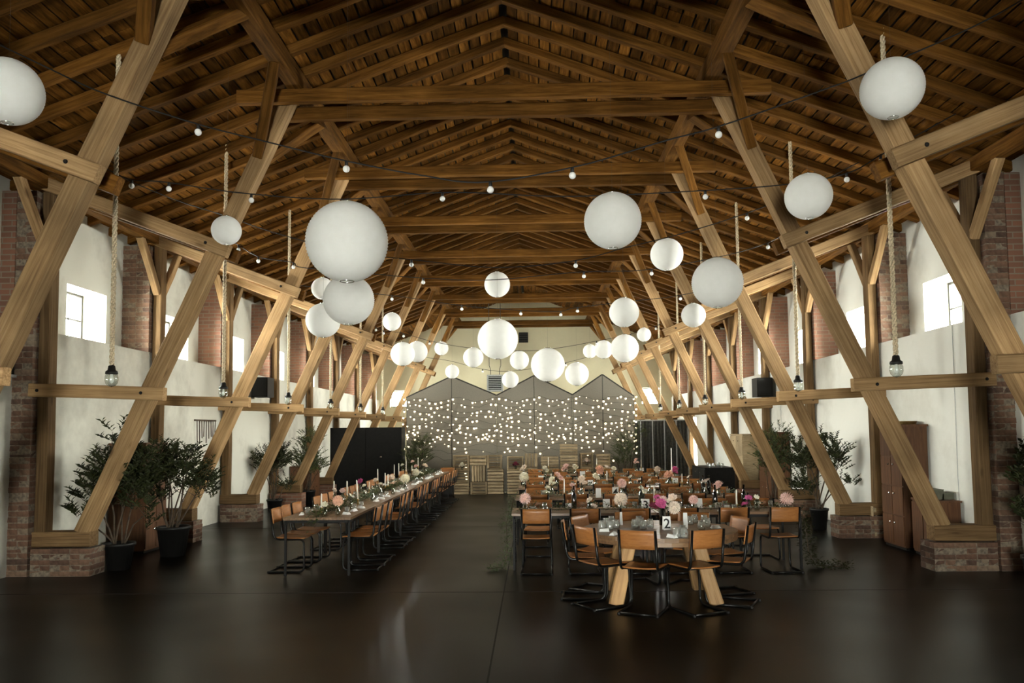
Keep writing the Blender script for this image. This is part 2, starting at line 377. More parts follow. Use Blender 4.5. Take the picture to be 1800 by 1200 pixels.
def low_wall(m, X, s, ya):
    if s < 0: m.span((X(WALL_IN), ya, 0), (X(7.3), Y1, LEDGE)); return
    a, b, z0, z1 = SIDE_WIN
    m.span((X(WALL_IN), ya, 0), (X(7.3), a, LEDGE)); m.span((X(WALL_IN), b, 0), (X(7.3), Y1, LEDGE))
    m.span((X(WALL_IN), a, 0), (X(7.3), b, z0)); m.span((X(WALL_IN), a, z1), (X(7.3), b, LEDGE))
WIN_W, WIN_H = 1.12, 0.86
bays = [(-1.67+k)*BAY for k in range(12)]                      # bay starts
wi = 0
for s in (-1, 1):
    m = MB(); X = lambda h: XC+s*h
    ya = TRY[2]+0.21; m.span((X(WALL_NEAR), Y0, 0), (X(7.3), ya, LEDGE)); low_wall(m, X, s, ya)
    holes = [b+BAY*0.60 for b in bays if b+BAY*0.60+0.8 < Y1 and b > TRY[2]-0.5]
    y = Y0
    for c in holes:
        m.span((X(UPPER_IN), y, LEDGE), (X(7.3), c-WIN_W/2, EAVE+0.12)); y = c+WIN_W/2
        m.span((X(UPPER_IN), c-WIN_W/2, LEDGE+0.03+WIN_H), (X(7.3), c+WIN_W/2, EAVE+0.12))
    m.span((X(UPPER_IN), y, LEDGE), (X(7.3), Y1, EAVE+0.12))
    tag(m.build('wall_'+SIDE[s], M_WALLDIM_STAIN if s < 0 else M_WALL), kind='structure')
    for k, c in enumerate(holes):
        wi += 1
        window_unit(wi, (X(7.12), c, LEDGE+0.03+WIN_H/2), WIN_W, WIN_H, s, 'small bright window high in the %s wall, %s from the camera end' % (SIDE[s], ORD[k]))
        portal((X(7.32), c, LEDGE+0.03+WIN_H/2), (0, -s*PI/2 if s < 0 else PI/2, 0) if False else (0, (PI/2 if s > 0 else -PI/2), 0), WIN_H, WIN_W)

wi += 1; a_, b_, c_, d_ = SIDE_WIN
window_unit(wi, (XC+7.1, (a_+b_)/2, (c_+d_)/2), b_-a_, d_-c_, 1, 'tall bright window low in the right wall at the far end', 2, 3)
portal((XC+7.32, (a_+b_)/2, (c_+d_)/2), (0, PI/2, 0), d_-c_, b_-a_)
def gable_wall(name, y, t, holes, mat):
    """gable end: columns of wall around rectangular openings (x0, x1, z0, z1)"""
    m = MB(); xs = sorted(set([XC-7.3, XC+7.3, XC]+[h[0] for h in holes]+[h[1] for h in holes]))
    for a, b in zip(xs, xs[1:]):
        cuts = sorted([(h[2], h[3]) for h in holes if h[0] <= a+1e-6 and h[1] >= b-1e-6]); z = 0.0
        for (c0, c1) in cuts:
            if c0 > z: m.span((a, y, z), (b, y+t, c0))
            z = c1
        ta, tb = roof_z(a-XC)+0.20, roof_z(b-XC)+0.20
        m.add([(a, y, z), (b, y, z), (b, y+t, z), (a, y+t, z), (a, y, ta), (b, y, tb), (b, y+t, tb), (a, y+t, ta)],
              [(3, 2, 1, 0), (4, 5, 6, 7), (0, 1, 5, 4), (1, 2, 6, 5), (2, 3, 7, 6), (3, 0, 4, 7)])
    return tag(m.build(name, mat), kind='structure')
def gable_window(idx, y, h, label, cols, rows):
    wx, hz = h[1]-h[0], h[3]-h[2]
    w_ = window_unit(idx, ((h[0]+h[1])/2, y, (h[2]+h[3])/2), wx, hz, 1, label, cols, rows); w_.rotation_euler = (0, 0, PI/2)
far_holes = [(XC-5.75, XC-5.0, 2.95, 3.65), (XC+5.0, XC+5.75, 2.95, 3.65)]
gable_wall('wall_back', Y1, 0.4, far_holes, M_GABLE)
for h, sd in zip(far_holes, ('left', 'right')):
    wi += 1; gable_window(wi, Y1+0.25, h, 'bright window in the far gable wall on the %s' % sd, 3, 3)
    portal(((h[0]+h[1])/2, Y1+0.42, (h[2]+h[3])/2), (-PI/2, 0, 0), h[1]-h[0], h[3]-h[2])
near_holes = [(XC-0.65, XC+0.65, 0.05, 2.2)]  # unseen door opening, added and sized to light surfaces facing the camera
gable_wall('wall_front', Y0-0.4, 0.4, near_holes, M_WALL)
for h in near_holes:
    wi += 1; gable_window(wi, Y0-0.25, h, 'unseen glazed double door behind the camera, added to light camera-facing sides', 2, 3)
    portal(((h[0]+h[1])/2, Y0-0.42, (h[2]+h[3])/2), (PI/2, 0, 0), h[1]-h[0], h[3]-h[2])

# roof: boards and rafters, one ceiling per slope
SL = math.hypot(1, PITCH_T)
RAFT = [(1.33*BAY-BAY*2)+0.63*k for k in range(53)]
RAFT = [y for y in RAFT if Y0+0.2 < y < Y1-0.1]
for s in (-1, 1):
    ce = thing('ceiling', (XC, 0, APEX), None, None); tag(ce, kind='structure'); ce['label'] = 'boarded %s slope of the timber roof' % SIDE[s]
    dirv = Vector((s, 0, -PITCH_T)).normalized(); nrm = Vector((s*PITCH_T, 0, 1)).normalized()
    a = Vector((XC, 0, APEX))
    outer = MB(); q0 = a+nrm*0.175-dirv*0.16; q1 = q0+dirv*(7.5*SL)
    ya, yb = Y0-0.4, Y1+0.4
    outer.add([(q0.x, ya, q0.z), (q1.x, ya, q1.z), (q1.x, yb, q1.z), (q0.x, yb, q0.z), (q0.x, ya, q0.z+0.08), (q1.x, ya, q1.z+0.08), (q1.x, yb, q1.z+0.08), (q0.x, yb, q0.z+0.08)],
              [(3, 2, 1, 0), (4, 5, 6, 7), (0, 1, 5, 4), (1, 2, 6, 5), (2, 3, 7, 6), (3, 0, 4, 7)])
    o = outer.build('roof_covering', M_BLACK, ce); o.location = -ce.location
    nb = 46; step = 7.3*SL/nb
    cutsY = [Y0, 9.0+s*0.6, 20.5-s*1.1, Y1]
    variants = {}
    for k in range(nb):
        for j in range(3):
            key = (j, k % 4)
            if key not in variants:
                variants[key] = beam_mesh(cutsY[j+1]-cutsY[j]-0.01, step-random.uniform(0.012, 0.030), 0.024, M_BOARD, 'board', 2, 0.001, 0.002)
            c = a+nrm*(0.142+random.uniform(-0.004, 0.004))+dirv*(step*(k+0.5))
            ob = beam('board', (c.x, cutsY[j], c.z), (c.x, cutsY[j+1], c.z), 0, 0, None, ce, side=dirv, me=variants[key])
    rm = [beam_mesh(7.25*SL, 0.115, 0.125, M_ROOFWOOD, 'rafter', 9, 0.008) for _ in range(4)]
    for k, y in enumerate(RAFT):
        c = a+nrm*0.064-dirv*0.05
        beam('rafter', (c.x, y, c.z), tuple(Vector((c.x, y, c.z))+dirv*7.25*SL), 0, 0, None, ce, side=(0, 1, 0), me=rm[k % 4])

# longitudinal timbers
def run_timber(name, h, z, wid, hei, s, label, cat):
    o = beam(name, (XC+s*h, Y0+0.02, z), (XC+s*h, Y1-0.02, z), wid, hei, M_ROOFWOOD, None, side=(1, 0, 0)); return tag(o, label, cat)
for s in (-1, 1):
    run_timber('middle_purlin', 2.74, 6.485, 0.20, 0.235, s, 'long squared timber purlin over the %s strut tops' % SIDE[s], 'purlin')
    run_timber('wall_plate', 6.14, 5.20, 0.17, 0.18, s, 'long timber wall plate on the %s post tops' % SIDE[s], 'purlin')

# ------------------------------------------------------------------ trusses
def truss(k, y):
    names = ['timber truss overhead, nearest the camera', 'second timber truss, its struts cut by the frame edges'] + ['%s timber truss counted from the camera end' % o for o in ORD[2:]]
    t = thing('roof_truss', (XC, y, 0), names[k], 'truss', 'timber trusses down the hall')
    up = (0, 1, 0)
    for s in (-1, 1):
        X = lambda h: XC+s*h
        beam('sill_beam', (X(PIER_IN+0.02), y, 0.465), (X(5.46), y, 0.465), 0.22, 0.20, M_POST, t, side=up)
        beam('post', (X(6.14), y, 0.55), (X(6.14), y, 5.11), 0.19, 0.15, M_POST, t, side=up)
        beam('strut', (X(5.574+0.01), y, 0.545), (X(2.90), y, 6.38), 0.2, 0.205, M_TIMBER, t, side=up)
        yt = y-0.165
        tie = beam('lower_tie', (X(6.26), yt, 2.425), (X(4.47), yt, 2.36), 0.12, 0.17, M_TIMBER, t, side=up)
        for yy in (y-0.175, y+0.175):
            beam('upper_tie', (X(6.20), yy, 5.215), (X(3.64), yy, 4.235), 0.12, 0.18, M_TIMBER if yy < y else M_ROOFWOOD, t, side=up)
        # knee braces along the hall: post to wall plate, strut to purlin
        for dy in (-1, 1):
            beam('knee_brace', (X(6.14), y+dy*0.08, 4.28), (X(6.14), y+dy*0.72, 5.13), 0.11, 0.12, M_TIMBER, t, side=(1, 0, 0))
            hb = 3.915-(5.55-4.18)*0.457
            beam('knee_brace', (X(hb), y+dy*0.10, 5.55), (X(2.76), y+dy*1.02, 6.42), 0.13, 0.14, M_ROOFWOOD, t, side=(1, 0, 0))
        bolt = MB(); bolt.ball((0, 0, 0), 0.022, 8, 5)
        for (h, z, yy) in ((4.76, 2.37, yt-0.06), (6.14, 2.42, yt-0.06), (3.93, 4.345, y-0.235)):
            bolt.build('bolt', M_BLACK, t, loc=(s*h, yy-y, z))
    beam('collar_beam', (XC-3.52, y-0.235, 6.29), (XC+3.52, y-0.235, 6.29), 0.12, 0.18, M_ROOFWOOD, t, side=up)
    beam('collar_beam', (XC-3.02, y+0.235, 6.235), (XC+3.02, y+0.235, 6.235), 0.12, 0.18, M_ROOFWOOD, t, side=up)
for k, y in enumerate(TRY): truss(k, y)

# ------------------------------------------------------------------ brick piers and plinths
BV = []
for dims in ((0.25, 0.118, 0.066), (0.118, 0.25, 0.066)):
    vv = []
    for _ in range(4):
        m = MB(); j = lambda: random.uniform(-0.004, 0.004)
        m.box((0, 0, 0), dims); m.v = [(x+j(), y+j(), z+j()) for x, y, z in m.v]
        vv.append(m.mesh('brick', M_BRICK))
    BV.append(vv)
def bricks(parent, x0, x1, y0, y1, z0, courses, ch):
    """bonded courses of single bricks filling a footprint given about the parent's origin"""
    n = 0
    for c in range(courses):
        z = z0+ch*(c+0.5); along_x = (c % 2 == 0)
        bl, bw = 0.26, 0.128
        X_len, Y_len = x1-x0, y1-y0
        nx, ny = (max(1, round(X_len/bl)), max(1, round(Y_len/bw))) if along_x else (max(1, round(X_len/bw)), max(1, round(Y_len/bl)))
        for i in range(nx):
            for j in range(ny):
                if 0 < i < nx-1 and 0 < j < ny-1: continue
                o = link('brick', random.choice(BV[0 if along_x else 1]), parent, (x0+X_len*(i+0.5)/nx+random.uniform(-.004, .004), y0+Y_len*(j+0.5)/ny+random.uniform(-.004, .004), z), (0, 0, random.uniform(-0.012, 0.012)))
                base = (0.25, 0.118) if along_x else (0.118, 0.25)
                o.scale = ((X_len/nx-0.010)/base[0], (Y_len/ny-0.010)/base[1], (ch-0.010)/0.066)
for s in (-1, 1):
    for k, y in enumerate(TRY):
        full = k <= 2                                            # beyond the second truss a plastered lining hides the foot of the pier
        near = 2 <= k <= 3; z0 = 0.0 if full else LEDGE
        xa, xb = sorted((XC+s*PIER_IN, XC+s*(WALL_NEAR if full else UPPER_IN)))
        p = thing('brick_pier', ((xa+xb)/2, y, z0), 'red brick pier rising up the %s wall, %s from the camera end' % (SIDE[s], ORD[k]), 'pier', 'brick piers along the side walls')
        hw = (xb-xa)/2; d = 0.008 if near else 0.0
        MB().span((-hw+d, -0.20+d, 0), (hw-d, 0.20-d, 5.1-z0)).build('mortar_core' if near else 'brickwork', M_MORTAR if near else M_BRICKFAR, p)
        if near: bricks(p, -hw, hw, -0.20, 0.20, 0.0, 66 if full else 24, 0.0772)
        if full:                                                 # upper pier, as deep as the recess of the window niche
            xa2, xb2 = sorted((XC+s*WALL_NEAR, XC+s*UPPER_IN))
            MB().span((xa2-p.location.x, -0.20, LEDGE), (xb2-p.location.x, 0.20, 5.1)).build('niche_pier', M_BRICKFAR, p)
        xa, xb = sorted((XC+s*5.40, XC+s*(PIER_IN-0.02)))
        q = thing('brick_plinth', ((xa+xb)/2, y, 0), 'low brick plinth under the %s timber sill, %s from the camera end' % (SIDE[s], ORD[k]), 'plinth', 'brick plinths under the trusses')
        hw = (xb-xa)/2; near = 1 <= k <= 4; d = 0.008 if near else 0
        MB().span((-hw+d, -0.19+d, 0), (hw-d, 0.19-d, 0.355)).build('mortar_core' if near else 'brickwork', M_MORTAR if near else M_BRICKFAR, q)
        if near: bricks(q, -hw, hw, -0.19, 0.19, 0.0, 5, 0.0722)
#PART2
# ------------------------------------------------------------------ rope lamps
def rope_lamp(x, y, zb, label):
    t = thing('rope_lamp', (x, y, zb), label, 'lamp', 'rope lamps hanging down both sides')
    top = roof_z(x-XC)+0.13
    m = MB()                                                   # three twisted strands
    n = int((top-zb-0.17)/0.018)
    for k in range(3):
        m.tube([(0.016*math.cos(i*0.62+k*2*PI/3), 0.016*math.sin(i*0.62+k*2*PI/3), 0.17+(top-zb-0.17)*i/n) for i in range(n+1)], 0.0125, 6, False)
    m.build('rope', M_ROPE, t, True)
    s = MB(); s.lathe([(0.012, 0.19), (0.035, 0.175), (0.042, 0.13), (0.062, 0.115), (0.066, 0.09), (0.060, 0.085), (0.001, 0.085)], 14)
    s.build('socket', M_DARK, t, True)
    MB().lathe([(0.055, 0.088), (0.066, 0.06), (0.069, 0.02), (0.058, -0.02), (0.034, -0.046), (0.001, -0.056)], 14).build('glass_globe', M_GLASS, t, True)
    MB().lathe([(0.014, 0.085), (0.016, 0.05), (0.026, 0.025), (0.026, 0.005), (0.014, -0.012), (0.001, -0.016)], 10).build('bulb', M_BULBWHITE, t, True)
for s, x in ((-1, -4.60), (1, 3.88)):
    for k in range(6):
        rope_lamp(x, 8.57+k*BAY, 2.40+0.01*k, 'bulb on a thick rope beside the %s struts, %s from the camera' % (SIDE[s], ORD[k]))

# ------------------------------------------------------------------ paper lanterns
LAN = {}
def lantern_mesh(d):
    if d not in LAN:
        r = d/2; nr = int(26+d*14); prof = []
        for i in range(nr*2+1):
            a = 0.17+(PI-0.34)*i/(nr*2); k = 1.0 if i % 2 == 0 else 0.974
            prof.append((r*math.sin(a)*k, -r*math.cos(a)*0.985))
        LAN[d] = (MB().lathe(prof, 36).mesh('paper_shade', M_PAPER, True), MB().lathe([(r*0.17, 0), (r*0.185, 0.006), (r*0.17, 0.012), (r*0.155, 0.006), (r*0.17, 0)], 20).mesh('opening_ring', M_CHROME, True))
    return LAN[d]
LANTERNS = [  # px, py, px diameter, real diameter, words
 (14, 161, 121, .50, 'paper lantern cut off by the left edge of the frame'), (398, 405, 53, .37, 'small paper lantern beside the left strut under the roof'),
 (610, 425, 147, .75, 'largest white paper lantern, left of the centre'), (613, 527, 91, .60, 'paper lantern directly under the largest one'),
 (568, 563, 62, .50, 'paper lantern half hidden at lower left of the big pair'), (567, 507, 40, .40, 'small paper lantern peeking out behind the big left pair'),
 (689, 565, 33, .40, 'small paper lantern alone near the left purlin'), (708, 622, 43, .50, 'left one of two overlapping paper lanterns over the backdrop'),
 (733, 618, 38, .50, 'right one of two overlapping paper lanterns over the backdrop'), (776, 612, 25, .40, 'tiny far paper lantern between the left far struts'),
 (832, 628, 36, .50, 'paper lantern just left of the central big one'), (874, 500, 46, .50, 'paper lantern high above the central big one'),
 (875, 596, 72, .75, 'big paper lantern at the centre above the backdrop'), (913, 633, 34, .50, 'paper lantern just right below the central big one'),
 (897, 667, 30, .40, 'small low paper lantern beside the wall heater'), (963, 641, 60, .75, 'large low paper lantern over the middle gable of the backdrop'),
 (1014, 657, 42, .60, 'low paper lantern over the valley between backdrop gables'), (1037, 617, 25, .40, 'tiny far paper lantern behind the right trio'),
 (1061, 614, 33, .50, 'paper lantern in the middle of the right trio'), (1098, 612, 50, .60, 'larger paper lantern on the right of the far trio'),
 (1097, 549, 53, .50, 'paper lantern above the right far trio'), (1132, 588, 25, .35, 'tiny paper lantern at the right purlin end'),
 (1077, 388, 102, .60, 'large paper lantern hanging high, right of the centre'), (1172, 447, 58, .50, 'paper lantern between the two larger right ones'),
 (1219, 554, 43, .40, 'small paper lantern against the right tie beams'), (1261, 497, 90, .60, 'large paper lantern low among the right struts'),
 (1421, 345, 82, .50, 'paper lantern in front of the right strut near the rope'), (1568, 156, 108, .50, 'paper lantern at top right near the closest truss'),
 (795, 653, 25, .40, 'tiny far paper lantern over the left backdrop gable')]
for px, py, dp, d, lab in LANTERNS:
    y = d*F_PX/dp*1.0
    c = at(px, py, Y=y)
    t = thing('paper_lantern', c, lab, 'lantern', 'white paper lanterns under the roof')
    sh, rg = lantern_mesh(d); r = d/2
    link('paper_shade', sh, t, (0, 0, 0), (random.uniform(-.08, .08), random.uniform(-.08, .08), random.uniform(0, 6)))
    link('opening_ring', rg, t, (0, 0, r*0.97)); link('opening_ring', rg, t, (0, 0, -r*0.985))
    top = roof_z(c.x-XC)+0.13-c.z
    MB().tube([(0, 0, r*0.97), (0, 0, max(top, r+0.05))], 0.0009, 4).build('hanging_thread', M_BARK, t)

# ------------------------------------------------------------------ festoon strings
def smooth_line(P, n=8):
    out = []
    for i in range(len(P)-1):
        p0, p1, p2, p3 = P[max(i-1, 0)], P[i], P[i+1], P[min(i+2, len(P)-1)]
        for k in range(n):
            t = k/n; out.append(p1*0.0+0.5*((2*p1)+(p2-p0)*t+(2*p0-5*p1+4*p2-p3)*t*t+(3*p1-p0-3*p2+p3)*t*t*t))
    return out+[P[-1]]
fb = MB().ball((0, 0, -0.075), 0.033, 12, 8).mesh('bulb', M_BULBWHITE, True)
fs = MB().lathe([(0.004, 0.005), (0.016, 0), (0.018, -0.05), (0.012, -0.055), (0.001, -0.055)], 8).mesh('socket', M_CORD, True)
def festoon(y, pts, bulbs, lab, r=0.0075, sc=1.0):
    P = smooth_line([at(px, py, Y=y) for px, py in pts])
    t = thing('festoon_string', P[len(P)//2], lab, 'string lights', 'festoon strings under the roof'); o = t.location
    MB().tube([p-o for p in P], r, 5).build('cable', M_CORD, t)
    for bx in bulbs:
        best = min(range(len(P)-1), key=lambda i: abs((P[i].x+P[i+1].x)/2-at(bx, 400, Y=y).x))
        q = (P[best]+P[best+1])/2-o
        a = link('socket', fs, t, q); link('bulb', fb, a, (0, 0, 0)); a.scale = (sc,)*3
festoon(7.2, [(-40, 60), (75, 115), (180, 163), (340, 216), (460, 247), (600, 281), (740, 308), (853, 320), (1016, 292), (1167, 248), (1271, 220), (1450, 157), (1520, 130), (1715, 45), (1830, -20)], [340, 614, 858, 1016, 1271], 'nearest festoon cable, spanning the full width high up')
festoon(9.3, [(60, 250), (168, 288), (228, 315), (290, 320), (432, 340), (600, 350), (790, 338), (1000, 345), (1253, 334), (1400, 322), (1493, 303), (1553, 270), (1680, 200)], [170, 228, 290, 432, 790, 1253, 1493, 1553], 'second festoon cable behind the nearest collar beam')
festoon(11.4, [(150, 285), (300, 348), (392, 378), (470, 405), (540, 425), (620, 445), (731, 457), (870, 470), (1005, 459), (1100, 435), (1200, 410), (1320, 372), (1421, 330), (1510, 285)], [731, 1005, 1320], 'third festoon cable, passing behind the largest lantern')
festoon(13.2, [(400, 418), (421, 432), (457, 452), (514, 461), (531, 470), (640, 480), (737, 488), (860, 492), (1018, 478), (1137, 474), (1270, 450), (1346, 428), (1390, 405)], [421, 457, 514, 737, 1018, 1137, 1346], 'fourth festoon cable at the height of the high centre lantern')
festoon(16.6, [(515, 500), (610, 512), (695, 520), (805, 536), (910, 545), (983, 547), (1011, 541), (1100, 530), (1189, 520), (1305, 495)], [695, 805, 910, 983, 1011, 1189], 'fifth festoon cable, sagging just above the central lantern')
festoon(20.0, [(640, 562), (672, 580), (707, 585), (752, 598), (808, 609), (870, 615), (940, 616), (990, 610), (1045, 600), (1105, 588), (1160, 570)], [663, 673, 707, 752, 1045, 1105, 1150], 'sixth festoon cable, behind the central lantern before the gable wall', 0.006)
festoon(22.6, [(668, 600), (715, 622), (790, 634), (845, 648), (900, 652), (990, 638), (1050, 622), (1128, 596)], [700, 845, 990, 1050], 'farthest festoon cable, hanging low over the backdrop', 0.006)

# ------------------------------------------------------------------ backdrop with fairy lights
YB = 24.3
BX = [-3.87, -2.48, -1.10, 0.045, 1.215, 2.13, 3.09]
BZ = [2.91, 3.545, 2.945, 3.535, 2.935, 3.545, 2.87]
for g, nm in enumerate(('left', 'middle', 'right')):
    xa, xm, xb = BX[2*g:2*g+3]; za, zm, zb = BZ[2*g:2*g+3]
    t = thing('backdrop_screen', (xm, YB, 0), 'taupe gabled backdrop screen, %s of the three' % nm, 'backdrop', 'gabled backdrop screens')
    for (x0, z0, x1, z1) in ((xa, za, xm, zm), (xm, zm, xb, zb)):
        e = 0.012
        MB().add([(x0+e-xm, -0.015, 0.03), (x1-e-xm, -0.015, 0.03), (x1-e-xm, -0.015, z1-e), (x0+e-xm, -0.015, z0-e), (x0+e-xm, 0.015, 0.03), (x1-e-xm, 0.015, 0.03), (x1-e-xm, 0.015, z1-e), (x0+e-xm, 0.015, z0-e)],
                 [(3, 2, 1, 0), (4, 5, 6, 7), (0, 1, 5, 4), (1, 2, 6, 5), (2, 3, 7, 6), (3, 0, 4, 7)]).build('canvas_panel', M_SCREEN, t)
    def bar(p, q, w_=0.035):
        p, q = Vector((p[0]-xm, 0, p[1])), Vector((q[0]-xm, 0, q[1]))
        MB().tube([p, q], w_/2, 6).build('frame_bar', M_FRAME, t)
    bar((xa+0.02, 0), (xa+0.02, za)); bar((xm, 0), (xm, zm), 0.025); bar((xb-0.02, 0), (xb-0.02, zb)); bar((xa, za), (xm, zm), 0.05); bar((xm, zm), (xb, zb), 0.05); bar((xa, 0.04), (xb, 0.04))
    bar((xa, min(za, zb)-0.04), (xb, min(za, zb)-0.04), 0.02)
fairy = MB().ball((0, 0, -0.05), 0.031, 10, 7, 1.1).mesh('bulb', M_BULBLIT, True)
cap = MB().lathe([(0.004, 0.0), (0.017, -0.005), (0.022, -0.03), (0.010, -0.034)], 8).mesh('socket', M_CORD, True)
rows = [2.83, 2.66, 2.48, 2.32, 2.14, 1.98, 1.82, 1.73, 1.61, 1.44, 1.25, 1.05]
for k, z in enumerate(rows):
    t = thing('fairy_string', (0, YB-0.06, z), 'row of glowing bulbs across the backdrop, %s from the top' % ORD[k], 'string lights', 'rows of lights on the backdrop')
    n = 40; pts = []
    for i in range(n):
        x = min(3.06, max(-3.84, -3.83+6.88*(i+random.uniform(-.32, .32)+0.25*(k % 2))/(n-1))); zz = 0.06*math.sin(i*0.9+k)+random.uniform(-0.035, 0.035)
        pts.append((x, random.uniform(-0.01, 0.01), zz))
    MB().tube(pts, 0.004, 4).build('cable', M_FRAME, t)
    for i, p in enumerate(pts):
        if k >= 9 and random.random() < (0.35, 0.72, 0.8)[k-9]: continue
        if random.random() < 0.12: continue
        s_ = link('socket', cap, t, p); link('bulb', fairy, s_); s_.scale = (random.choice((0.55, 0.8, 1.0, 1.1)),)*3
# two hanging strings at the screen edge
for xx, lab in ((-3.95, 'fairy light strand hanging at the left backdrop edge'), (3.13, 'fairy light strand hanging at the right backdrop edge'), (-2.05, 'fairy light strand hanging between the stacked crates')):
    z1, z0 = (2.9, 1.2) if abs(xx) > 3 else (1.05, 0.3)
    t = thing('fairy_strand', (xx, YB-0.022, z0), lab, 'string lights', 'rows of lights on the backdrop')
    pts = [(random.uniform(-.02, .02), 0, (z1-z0)*i/9) for i in range(10)]
    MB().tube(pts, 0.004, 4).build('cable', M_FRAME, t)
    for p in pts: s_ = link('socket', cap, t, p); link('bulb', fairy, s_)

# ------------------------------------------------------------------ crates before the backdrop
SLM = {}
def slat_mesh(L, w_, t_):
    key = (round(L, 3), round(w_, 3), round(t_, 3))
    if key not in SLM: SLM[key] = beam_mesh(L, w_, t_, M_CRATE, 'slat', 2, 0.001, 0.003)
    return SLM[key]
def crate(x0, x1, z0, z1, mode, lab, y=23.75, dep=0.36):
    """mode 'slats': long side to the viewer; 'open': mouth to the viewer; 'upright': standing on end, boards upright"""
    W, H = x1-x0, z1-z0
    t = thing('wooden_crate', ((x0+x1)/2, y, z0), lab, 'crate', 'wooden crates stacked before the backdrop')
    def slat(p, d, L, w_, nrm, th=0.012):
        d = Vector(d); nrm = Vector(nrm); s_ = nrm.cross(d)
        o = link('slat', slat_mesh(L, w_, th), t)
        o.matrix_local = Matrix(((d.x, s_.x, nrm.x, p[0]), (d.y, s_.y, nrm.y, p[1]), (d.z, s_.z, nrm.z, p[2]), (0, 0, 0, 1)))
    n = max(2, round(H/0.085)); g = 0.026
    if mode in ('slats', 'open'):
        for k in range(n):
            z = H*(k+0.5)/n; w_ = H/n-g
            if mode == 'slats': slat((-W/2, -dep/2, z), (1, 0, 0), W, w_, (0, -1, 0))
            slat((-W/2, dep/2, z), (1, 0, 0), W, w_, (0, -1, 0))
        if mode == 'slats':
            for sx in (-1, 1):
                for k in range(n): slat((sx*(W/2-0.006), -dep/2+0.01, H*(k+0.5)/n), (0, 1, 0), dep-0.02, H/n-g, (1, 0, 0))
            for k in range(4): slat((-W/2, -dep/2+dep*(k+0.5)/4, 0.012), (1, 0, 0), W, dep/4-g, (0, 0, 1))
        else:
            m_ = 4
            for k in range(m_):
                yy = -dep/2+dep*(k+0.5)/m_
                for zz in (0.008, H-0.008): slat((-W/2, yy, zz), (1, 0, 0), W, dep/m_-g, (0, 0, 1))
                for sx in (-1, 1): slat((sx*(W/2-0.006), yy, 0.02), (0, 0, 1), H-0.04, dep/m_-g, (1, 0, 0))
    else:
        n = max(2, round(W/0.085))
        for k in range(n):
            xx = -W/2+W*(k+0.5)/n; slat((xx, -dep/2, 0), (0, 0, 1), H, W/n-g, (0, -1, 0)); slat((xx, dep/2, 0), (0, 0, 1), H, W/n-g, (0, -1, 0))
        for sx in (-1, 1):
            for k in range(3): slat((sx*(W/2-0.006), -dep/2+dep*(k+0.5)/3, 0), (0, 0, 1), H, dep/3-g, (1, 0, 0))
    for sx in (-1, 1):
        for sy in (-1, 1): MB().box((sx*(W/2-0.028), sy*(dep/2-0.028), H/2), (0.03, 0.03, H-0.03)).build('corner_post', M_CRATE, t)
    return t
YCR = 23.75
def cz(a, b, c, d): # pixel box of the close-up -> crate extents
    k = 4.09; p = at(700+a/k, 640+d/k, Y=YCR-0.18); q = at(700+b/k, 640+c/k, Y=YCR-0.18); return p.x, q.x, p.z, q.z
CR = [(388, 502, 0, .335, 'slats', 'slatted crate at the foot of the leftmost crate stack'), (388, 502, .34, .68, 'open', 'open crate in the middle of the leftmost stack'), (390, 502, .69, 1.155, 'open', 'open crate with a white flower, atop the leftmost stack'),
      (512, 630, 0, .37, 'open', 'dark open crate on the floor, second stack from the left'), (522, 618, .38, .84, 'upright', 'crate standing on end in the second stack'), (510, 628, .85, 1.14, 'slats', 'slatted crate topping the second stack from the left'),
      (635, 748, 0, .37, 'slats', 'bottom slatted crate of the third stack from the left'), (635, 748, .38, .745, 'slats', 'middle slatted crate of the third stack from the left'), (632, 738, .75, 1.15, 'open', 'dark open crate atop the third stack from the left'),
      (775, 890, 0, .345, 'slats', 'bottom slatted crate left of the round tables'), (775, 890, .35, .695, 'slats', 'second slatted crate up, left of the guest tables'), (775, 892, .70, 1.10, 'open', 'open crate holding reddish dried flowers'),
      (903, 992, 0, .39, 'slats', 'bottom crate under the plain upright one'), (903, 992, .40, .78, 'slats', 'middle crate under the plain upright one'), (903, 992, .79, 1.18, 'upright', 'plain upright crate right of the flower crate'),
      (1018, 1142, 0, .375, 'slats', 'bottom crate behind the far candles'), (1018, 1142, .38, .755, 'slats', 'middle crate behind the far candles'), (1018, 1142, .76, 1.10, 'slats', 'top slatted crate behind the far candles'),
      (1155, 1280, 0, .375, 'slats', 'lowest crate of the tallest stack'), (1155, 1280, .38, .755, 'slats', 'second crate of the tallest stack'), (1155, 1280, .76, 1.13, 'slats', 'third crate of the tallest stack'), (1155, 1280, 1.135, 1.46, 'slats', 'topmost crate of the tallest stack'),
      (1300, 1392, 0, .39, 'slats', 'bottom crate right of the tallest stack'), (1300, 1392, .395, .785, 'slats', 'middle crate right of the tallest stack'), (1300, 1392, .79, 1.18, 'open', 'open crate right of the tallest stack'),
      (1415, 1512, 0, .39, 'slats', 'bottom crate of the rightmost stack'), (1415, 1512, .395, .785, 'slats', 'middle crate of the rightmost stack'), (1415, 1512, .79, 1.16, 'slats', 'top crate of the rightmost stack'),
      (314, 384, .37, .79, 'upright', 'narrow upright crate on a black box, left of all stacks')]
for a, b, z0, z1, mode, lab in CR:
    x0, x1, _, _ = cz(a, b, 0, 0); crate(x0, x1, z0, z1, mode, lab)
CRATE_FLOWERS = [(452, 0.70, M_WHITE, 'white bloom standing in the top left open crate'), (835, 0.71, M_WINE, 'reddish dried blooms standing in the open crate'), (1345, 0.80, M_BLUSH, 'pale blooms standing in the open crate by the tallest stack')]
x0, x1, _, _ = cz(305, 386, 0, 0)
t = thing('speaker_box', ((x0+x1)/2, 23.75, 0), 'black box under the narrow upright crate', 'speaker')
